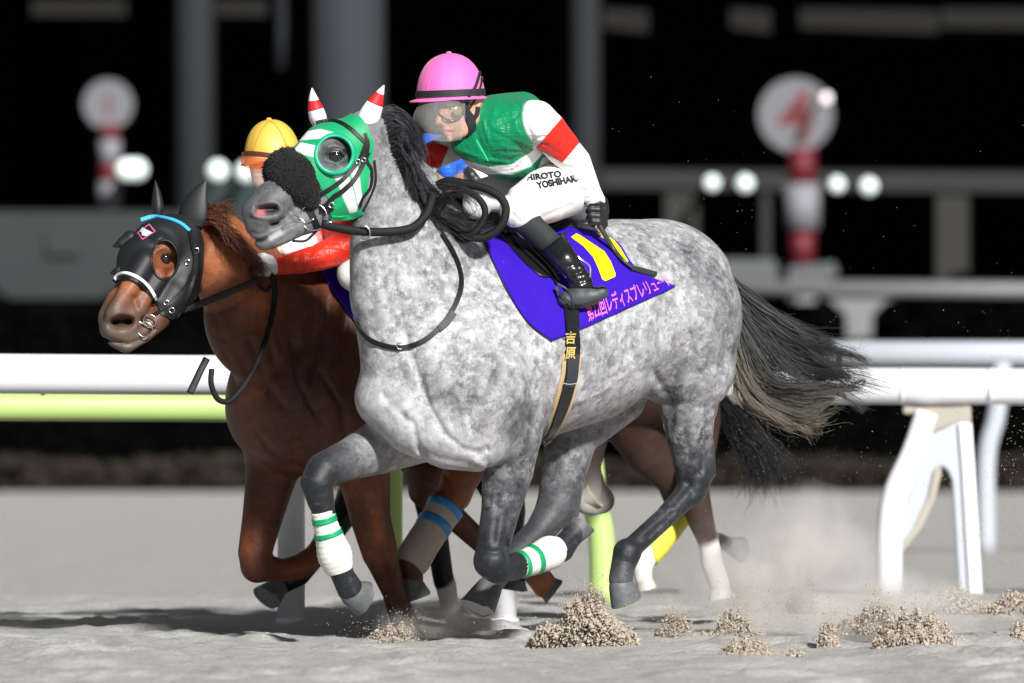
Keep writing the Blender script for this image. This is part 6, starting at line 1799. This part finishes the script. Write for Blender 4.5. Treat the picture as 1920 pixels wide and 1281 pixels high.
bay2 = more_horse('bay_horse', [
    ([(1060, 640, 0, 112, rd), (1150, 650, 0, 118, rd), (1235, 610, 0, 118, rd)], 30), ([(1200, 700, 0, 100, rd), (1250, 700, .06, 92, rd)], 24), ([(1020, 600, 0, 70, rd), (940, 590, 0, 50, rd), (900, 620, 0, 34, rd)], 16),
    ([(1110, 740, .12, 62, rd), (1100, 820, .12, 40, dk), (1096, 880, .12, 30, dk), (1112, 925, .12, 27, dk), (1128, 938, .12, 24, dk)], 14),
    ([(1128, 940, .12, 22, dk), (1112, 950, .12, 18, (.3, .7, 0)), (1098, 945, .12, 20, (.3, .9, .3)), (1092, 935, .12, 18, (.3, .9, .3))], 8),
    ([(1180, 780, -.08, 60, rd), (1215, 850, -.08, 42, sp_), (1262, 900, -.08, 32, sp_), (1275, 950, -.08, 26, dk), (1240, 1010, -.08, 22, dk), (1214, 1040, -.08, 22, bw), (1204, 1066, -.08, 18, bw), (1206, 1084, -.08, 18, bw)], 12),
    ([(1290, 700, .1, 62, rd), (1318, 790, .1, 34, rd), (1310, 860, .1, 30, rd), (1300, 920, .1, 30, sp_), (1312, 970, .1, 26, sp_), (1326, 1010, .1, 20, sp_), (1330, 1022, .1, 20, bw), (1336, 1060, .1, 21, bw), (1350, 1100, .1, 20, bw)], 14),
    ([(1290, 780, -.12, 40, rd), (1300, 880, -.12, 26, dk), (1300, 950, -.12, 20, bw), (1318, 1000, -.12, 17, bw), (1340, 1010, -.12, 14, b0), (1362, 1020, -.12, 15, b0)], 10)], UC4, OFF4, M_BAY2, 'bay horse behind the grey hindquarters with yellow bandage and white socks', 1200)
w4 = lambda u, l: hw(u, l, UC4) + OFF4
M_PHORN = MATS['pale_hoof_horn']
hoof(bay2, (1092, 938, w4(1092, .12)), (1116, 926, w4(1100, .12) - 14), 17, 24, (.9, -.2, -.1), (M_PHORN, M_SOLE))
hoof(bay2, (1206, 1080, w4(1206, -.08)), (1212, 1104, w4(1210, -.08)), 17, 22, (.2, .4, -.8), (M_PHORN, M_SOLE))
hoof(bay2, (1350, 1096, w4(1350, .1)), (1354, 1122, w4(1352, .1)), 19, 24, (-.7, .2, -.4), (M_PHORN, M_SOLE2))
hoof(bay2, (1362, 1020, w4(1362, -.12)), (1392, 1030, w4(1392, -.12)), 16, 22, (.3, .9, -.2), (M_HOOF, M_SOLE))
M_YB = plain('yellow_bandage', (.62, .56, .06), .7, var=.08, scale=60, bmp=.5); M_YB2 = plain('dark_wrap_line', (.05, .05, .03), .7)
band2(bay2, [(1276, 958, -.08, 28), (1250, 998, -.08, 25), (1228, 1026, -.08, 26), (1214, 1046, -.08, 22)], (), (M_YB, M_YB2), UC4, OFF4)
band2(bay, [(806, 968, .1, 28), (800, 1000, .1, 24)], (), (M_YB, M_YB2), UC3, OFF3) if False else None
strands('tail', [[(1345, 740, w4(1345, 0)), (1400, 790, w4(1345, 0) + 30), (1460, 850, w4(1345, 0) + 60), (1480, 900, w4(1345, 0) + 70)], [(1345, 760, w4(1345, 0)), (1375, 820, w4(1345, 0) + 30), (1410, 880, w4(1345, 0) + 50), (1400, 930, w4(1345, 0) + 60)]], 420, 1.0, M_HAIR, bay2, spread=(7, 18), curl=8, seed=21, cols=hair_col((.004, .004, .005), (.016, .017, .02), lambda x: .3))
# rider in blue
r3 = empty('person', tuple(world_of([(850, 360, 1050)])[0]), 'blurred jockey in blue silks glimpsed between grey mane and green rider', 'person')
BL = (.02, .12, .62)
b3 = Body([XC([(746, 300, 1010, 30), (770, 310, 1020, 22), (850, 300, 1060, 36), (900, 345, 1080, 36)], 12, SKIN), XC([(810, 290, 1000, 18), (832, 330, 975, 14), (846, 350, 970, 12)], 8, SKIN)])
V1, Q1 = b3.surface(5); mesh_obj('body', V1, Q1, M_SKIN, r3, cols=np.tile(SKIN, (len(V1), 1)))
s3 = Body([XC([(764, 292, 1015, 30), (800, 290, 1030, 40), (850, 296, 1055, 38)], 10, BL), XC([(812, 282, 1000, 24), (834, 310, 975, 21), (838, 322, 972, 17)], 8, BL), XC([(860, 315, 1060, 28), (900, 345, 1075, 38)], 6, SW), XC([(880, 322, 1028, 10), (900, 350, 1026, 12)], 3, (.02, .02, .025))])
V1, Q1 = s3.surface(4); mesh_obj('jersey', V1, Q1, M_SILK, r3, cols=s3.colours(V1, 1.5))
helmet(r3, (742, 290, 1006), 34, 36, 34, (-.8, 0, -.6), (plain('blue_cap', BL, .5), None, MATS['blue_cap'] if 'blue_cap' in MATS else M_ORG), peak=12)

# ================================================================ FLYING AND KICKED-UP SAND
M_CLOD = plain('damp_sand_clods', (.42, .36, .295), .95, var=.3, scale=60, bmp=.4, spec=.1)
t_ = (1 + 5 ** .5) / 2
ICO = np.array([(-1, t_, 0), (1, t_, 0), (-1, -t_, 0), (1, -t_, 0), (0, -1, t_), (0, 1, t_), (0, -1, -t_), (0, 1, -t_), (t_, 0, -1), (t_, 0, 1), (-t_, 0, -1), (-t_, 0, 1)]) / 1.9
ICF = np.array([(0, 11, 5), (0, 5, 1), (0, 1, 7), (0, 7, 10), (0, 10, 11), (1, 5, 9), (5, 11, 4), (11, 10, 2), (10, 7, 6), (7, 1, 8), (3, 9, 4), (3, 4, 2), (3, 2, 6), (3, 6, 8), (3, 8, 9), (4, 9, 5), (2, 4, 11), (6, 2, 10), (8, 6, 7), (9, 8, 1)])
OCT = np.array([(1, 0, 0), (-1, 0, 0), (0, 1, 0), (0, -1, 0), (0, 0, 1), (0, 0, -1.0)]); OCF = np.array([(0, 2, 4), (2, 1, 4), (1, 3, 4), (3, 0, 4), (2, 0, 5), (1, 2, 5), (3, 1, 5), (0, 3, 5)])
def blobs(name, P, S, mat, seed, base=ICO, faces=ICF, stretch=1.0):
    g = np.random.default_rng(seed)
    n, m = len(P), len(base)
    J = base[None] * (1 + g.normal(0, .16, (n, m, 1)))
    A = g.normal(0, 1, (n, 3, 3)); Qm, _ = np.linalg.qr(A)
    sc = S[:, None, None] * np.stack([np.full(n, stretch) * g.uniform(.8, 1.5, n), g.uniform(.6, 1, n), g.uniform(.6, 1, n)], 1)[:, None, :]
    V = np.einsum('nmi,nij->nmj', J * sc, Qm) + P[:, None]
    F = (faces[None] + (np.arange(n) * m)[:, None, None]).reshape(-1, 3)
    Q4 = F
    return mesh_obj(name, V.reshape(-1, 3), Q4, mat, None, smooth=True)
def heap(u, v, wd, ht, w, n, size, seed, lean=0.0, loose=.12):
    """a burst of damp sand, base centre (u, v)"""
    g = np.random.default_rng(seed); n = int(n * 2.6)
    k = max(3, int(wd / 26))
    lx, ld = g.uniform(-.78, .78, k), g.uniform(-.5, .5, k); lx[0] = g.uniform(-.2, .2)
    lr = g.uniform(.30, .55, k); lh = g.uniform(.35, .90, k) * (1 - .5 * np.abs(lx)); lh[0], lr[0] = .95, .55; wd = wd * 1.12
    q = g.choice(k, n, p=lr ** 2 * lh / (lr ** 2 * lh).sum())
    rr = np.sqrt(g.random(n)); an = g.uniform(0, 6.283, n)
    x, d = lx[q] + lr[q] * rr * np.cos(an), ld[q] + lr[q] * rr * np.sin(an)
    prof = lh[q] * np.sqrt(np.clip(1 - rr ** 2.4, 0, 1)) * (1 + .10 * np.sin(x * 31 + seed) + .08 * np.sin(d * 37))
    hgt = ht * prof * np.where(g.random(n) < .78, g.uniform(.82, 1.0, n), g.random(n))
    sk = g.random(n) < .06
    x = np.where(sk, x * 1.5, x); hgt = np.where(sk, g.uniform(0, 4, n), hgt)
    lo = g.random(n) < loose
    hgt = np.where(lo, hgt * g.uniform(1, 1.7, n), hgt)
    P = np.stack([u + wd / 2 * x + lean * hgt, v - hgt, w + wd / 2 * d], 1)
    S = size * .66 * np.exp(g.normal(-.42, .5, n)).clip(.22, 2.2) * np.where(lo, .5, 1)
    o = blobs('sand_clods', P, S, M_CLOD, seed, stretch=1.4)
    return tag(o, kind='stuff')
def wat(v): return (groundD(v) - 32) * 500
heap(1120, 1218, 190, 96, wat(1218) * .5, 3900, 3.4, 31, lean=-.25)
heap(1105, 1160, 90, 60, wat(1218) * .5, 750, 2.5, 32, loose=.5)
heap(1420, 1252, 190, 54, -900, 3300, 3.3, 33)
heap(1735, 1246, 240, 100, -600, 4800, 3.6, 34, lean=-.1)
heap(1775, 1150, 150, 46, 700, 1350, 3.3, 35)
heap(735, 1228, 190, 58, 60, 3600, 2.2, 36, lean=.5)
heap(1545, 1240, 70, 70, -400, 1050, 3.0, 37, loose=.3)
heap(1500, 1150, 66, 100, 600, 1050, 2.5, 38, loose=.4)
heap(1272, 1205, 100, 60, 200, 750, 2.4, 39, loose=.5)
heap(1375, 1205, 120, 60, 300, 1050, 2.7, 40, loose=.3)
heap(1640, 1190, 130, 60, 200, 900, 3.0, 41, loose=.3)
heap(1912, 1235, 90, 70, -300, 900, 3.1, 42)
heap(1900, 1150, 120, 40, 500, 600, 3.1, 43)
g = np.random.default_rng(50)
def spray(n, cu, cv, su, sv, cw, sw, size, seed):
    g = np.random.default_rng(seed)
    P = np.stack([g.normal(cu, su, n), g.normal(cv, sv, n), g.normal(cw, sw, n)], 1)
    P = P[(P[:, 1] < 1240)]
    o = blobs('flying_sand', P, size * g.uniform(.3, 1.2, len(P)) ** 1.4, M_CLOD, seed, OCT, OCF)
    return tag(o, kind='stuff')
spray(2600, 1450, 1040, 150, 110, 500, 160, .65, 51)
spray(1100, 1420, 830, 70, 50, 500, 120, .55, 52)
spray(1500, 1860, 960, 70, 140, 300, 200, 1.1, 53)
spray(1800, 1500, 1160, 200, 40, 200, 250, 1.5, 54)
spray(900, 800, 1180, 70, 22, 100, 60, 1.3, 55)
spray(500, 1250, 560, 260, 160, 300, 300, .8, 56)

def dust(u, v, w, ru, rv, rw, dens, seed):
    n, m_ = 20, 12; V, F = [], []
    for i in range(m_ + 1):
        ph = math.pi * i / m_
        for j in range(n):
            th = 2 * math.pi * j / n
            V.append((u + ru * math.sin(ph) * math.cos(th), v + rv * math.cos(ph), w + rw * math.sin(ph) * math.sin(th)))
    for i in range(m_):
        for j in range(n): F.append((i * n + j, i * n + (j + 1) % n, (i + 1) * n + (j + 1) % n, (i + 1) * n + j))
    m = bpy.data.materials.new('dust'); m.use_nodes = True; nt = m.node_tree
    nt.nodes.remove(nt.nodes['Principled BSDF'])
    vol = nt.nodes.new('ShaderNodeVolumePrincipled'); vol.inputs['Color'].default_value = (.96, .94, .91, 1); vol.inputs['Anisotropy'].default_value = 0.1
    tc = nt.nodes.new('ShaderNodeTexCoord'); tc.name = 'TC'
    # falls off from the middle of the puff; object coordinates are metres from its centre
    mp = N(nt, 'ShaderNodeMapping'); mp.inputs['Scale'].default_value = (500 / ru, 500 / rw, 500 / rv); nt.links.new(tc.outputs['Object'], mp.inputs[0])
    ln = N(nt, 'ShaderNodeVectorMath', _operation='LENGTH'); nt.links.new(mp.outputs[0], ln.inputs[0])
    fo = N(nt, 'ShaderNodeMapRange'); fo.inputs['From Min'].default_value = 1.0; fo.inputs['From Max'].default_value = .15; nt.links.new(ln.outputs['Value'], fo.inputs['Value'])
    nz = noise_node(nt, 4.0, 3, .6, tc.outputs['Object']); rr = ramp(nt, nz.outputs['Fac'], [(.42, 0.0), (.68, 1.0)])
    mu = N(nt, 'ShaderNodeMath', _operation='MULTIPLY'); nt.links.new(fo.outputs[0], mu.inputs[0]); nt.links.new(rr.outputs[0], mu.inputs[1])
    m2 = N(nt, 'ShaderNodeMath', _operation='MULTIPLY'); m2.inputs[1].default_value = dens; nt.links.new(mu.outputs[0], m2.inputs[0])
    nt.links.new(m2.outputs[0], vol.inputs['Density']); nt.links.new(vol.outputs[0], nt.nodes['Material Output'].inputs['Volume'])
    c = world_of([(u, v, w)])[0]
    e = mesh_obj('dust', V, F, m)
    # recentre the mesh on its own middle
    e.data.transform(Matrix.Translation(-Vector(c))); e.location = c
    return tag(e, kind='stuff')
dust(1470, 1060, 500, 210, 180, 170, 17.0, 1)
dust(1660, 1150, 300, 200, 95, 160, 17, 2)
dust(830, 1175, 120, 140, 60, 90, 18, 3)
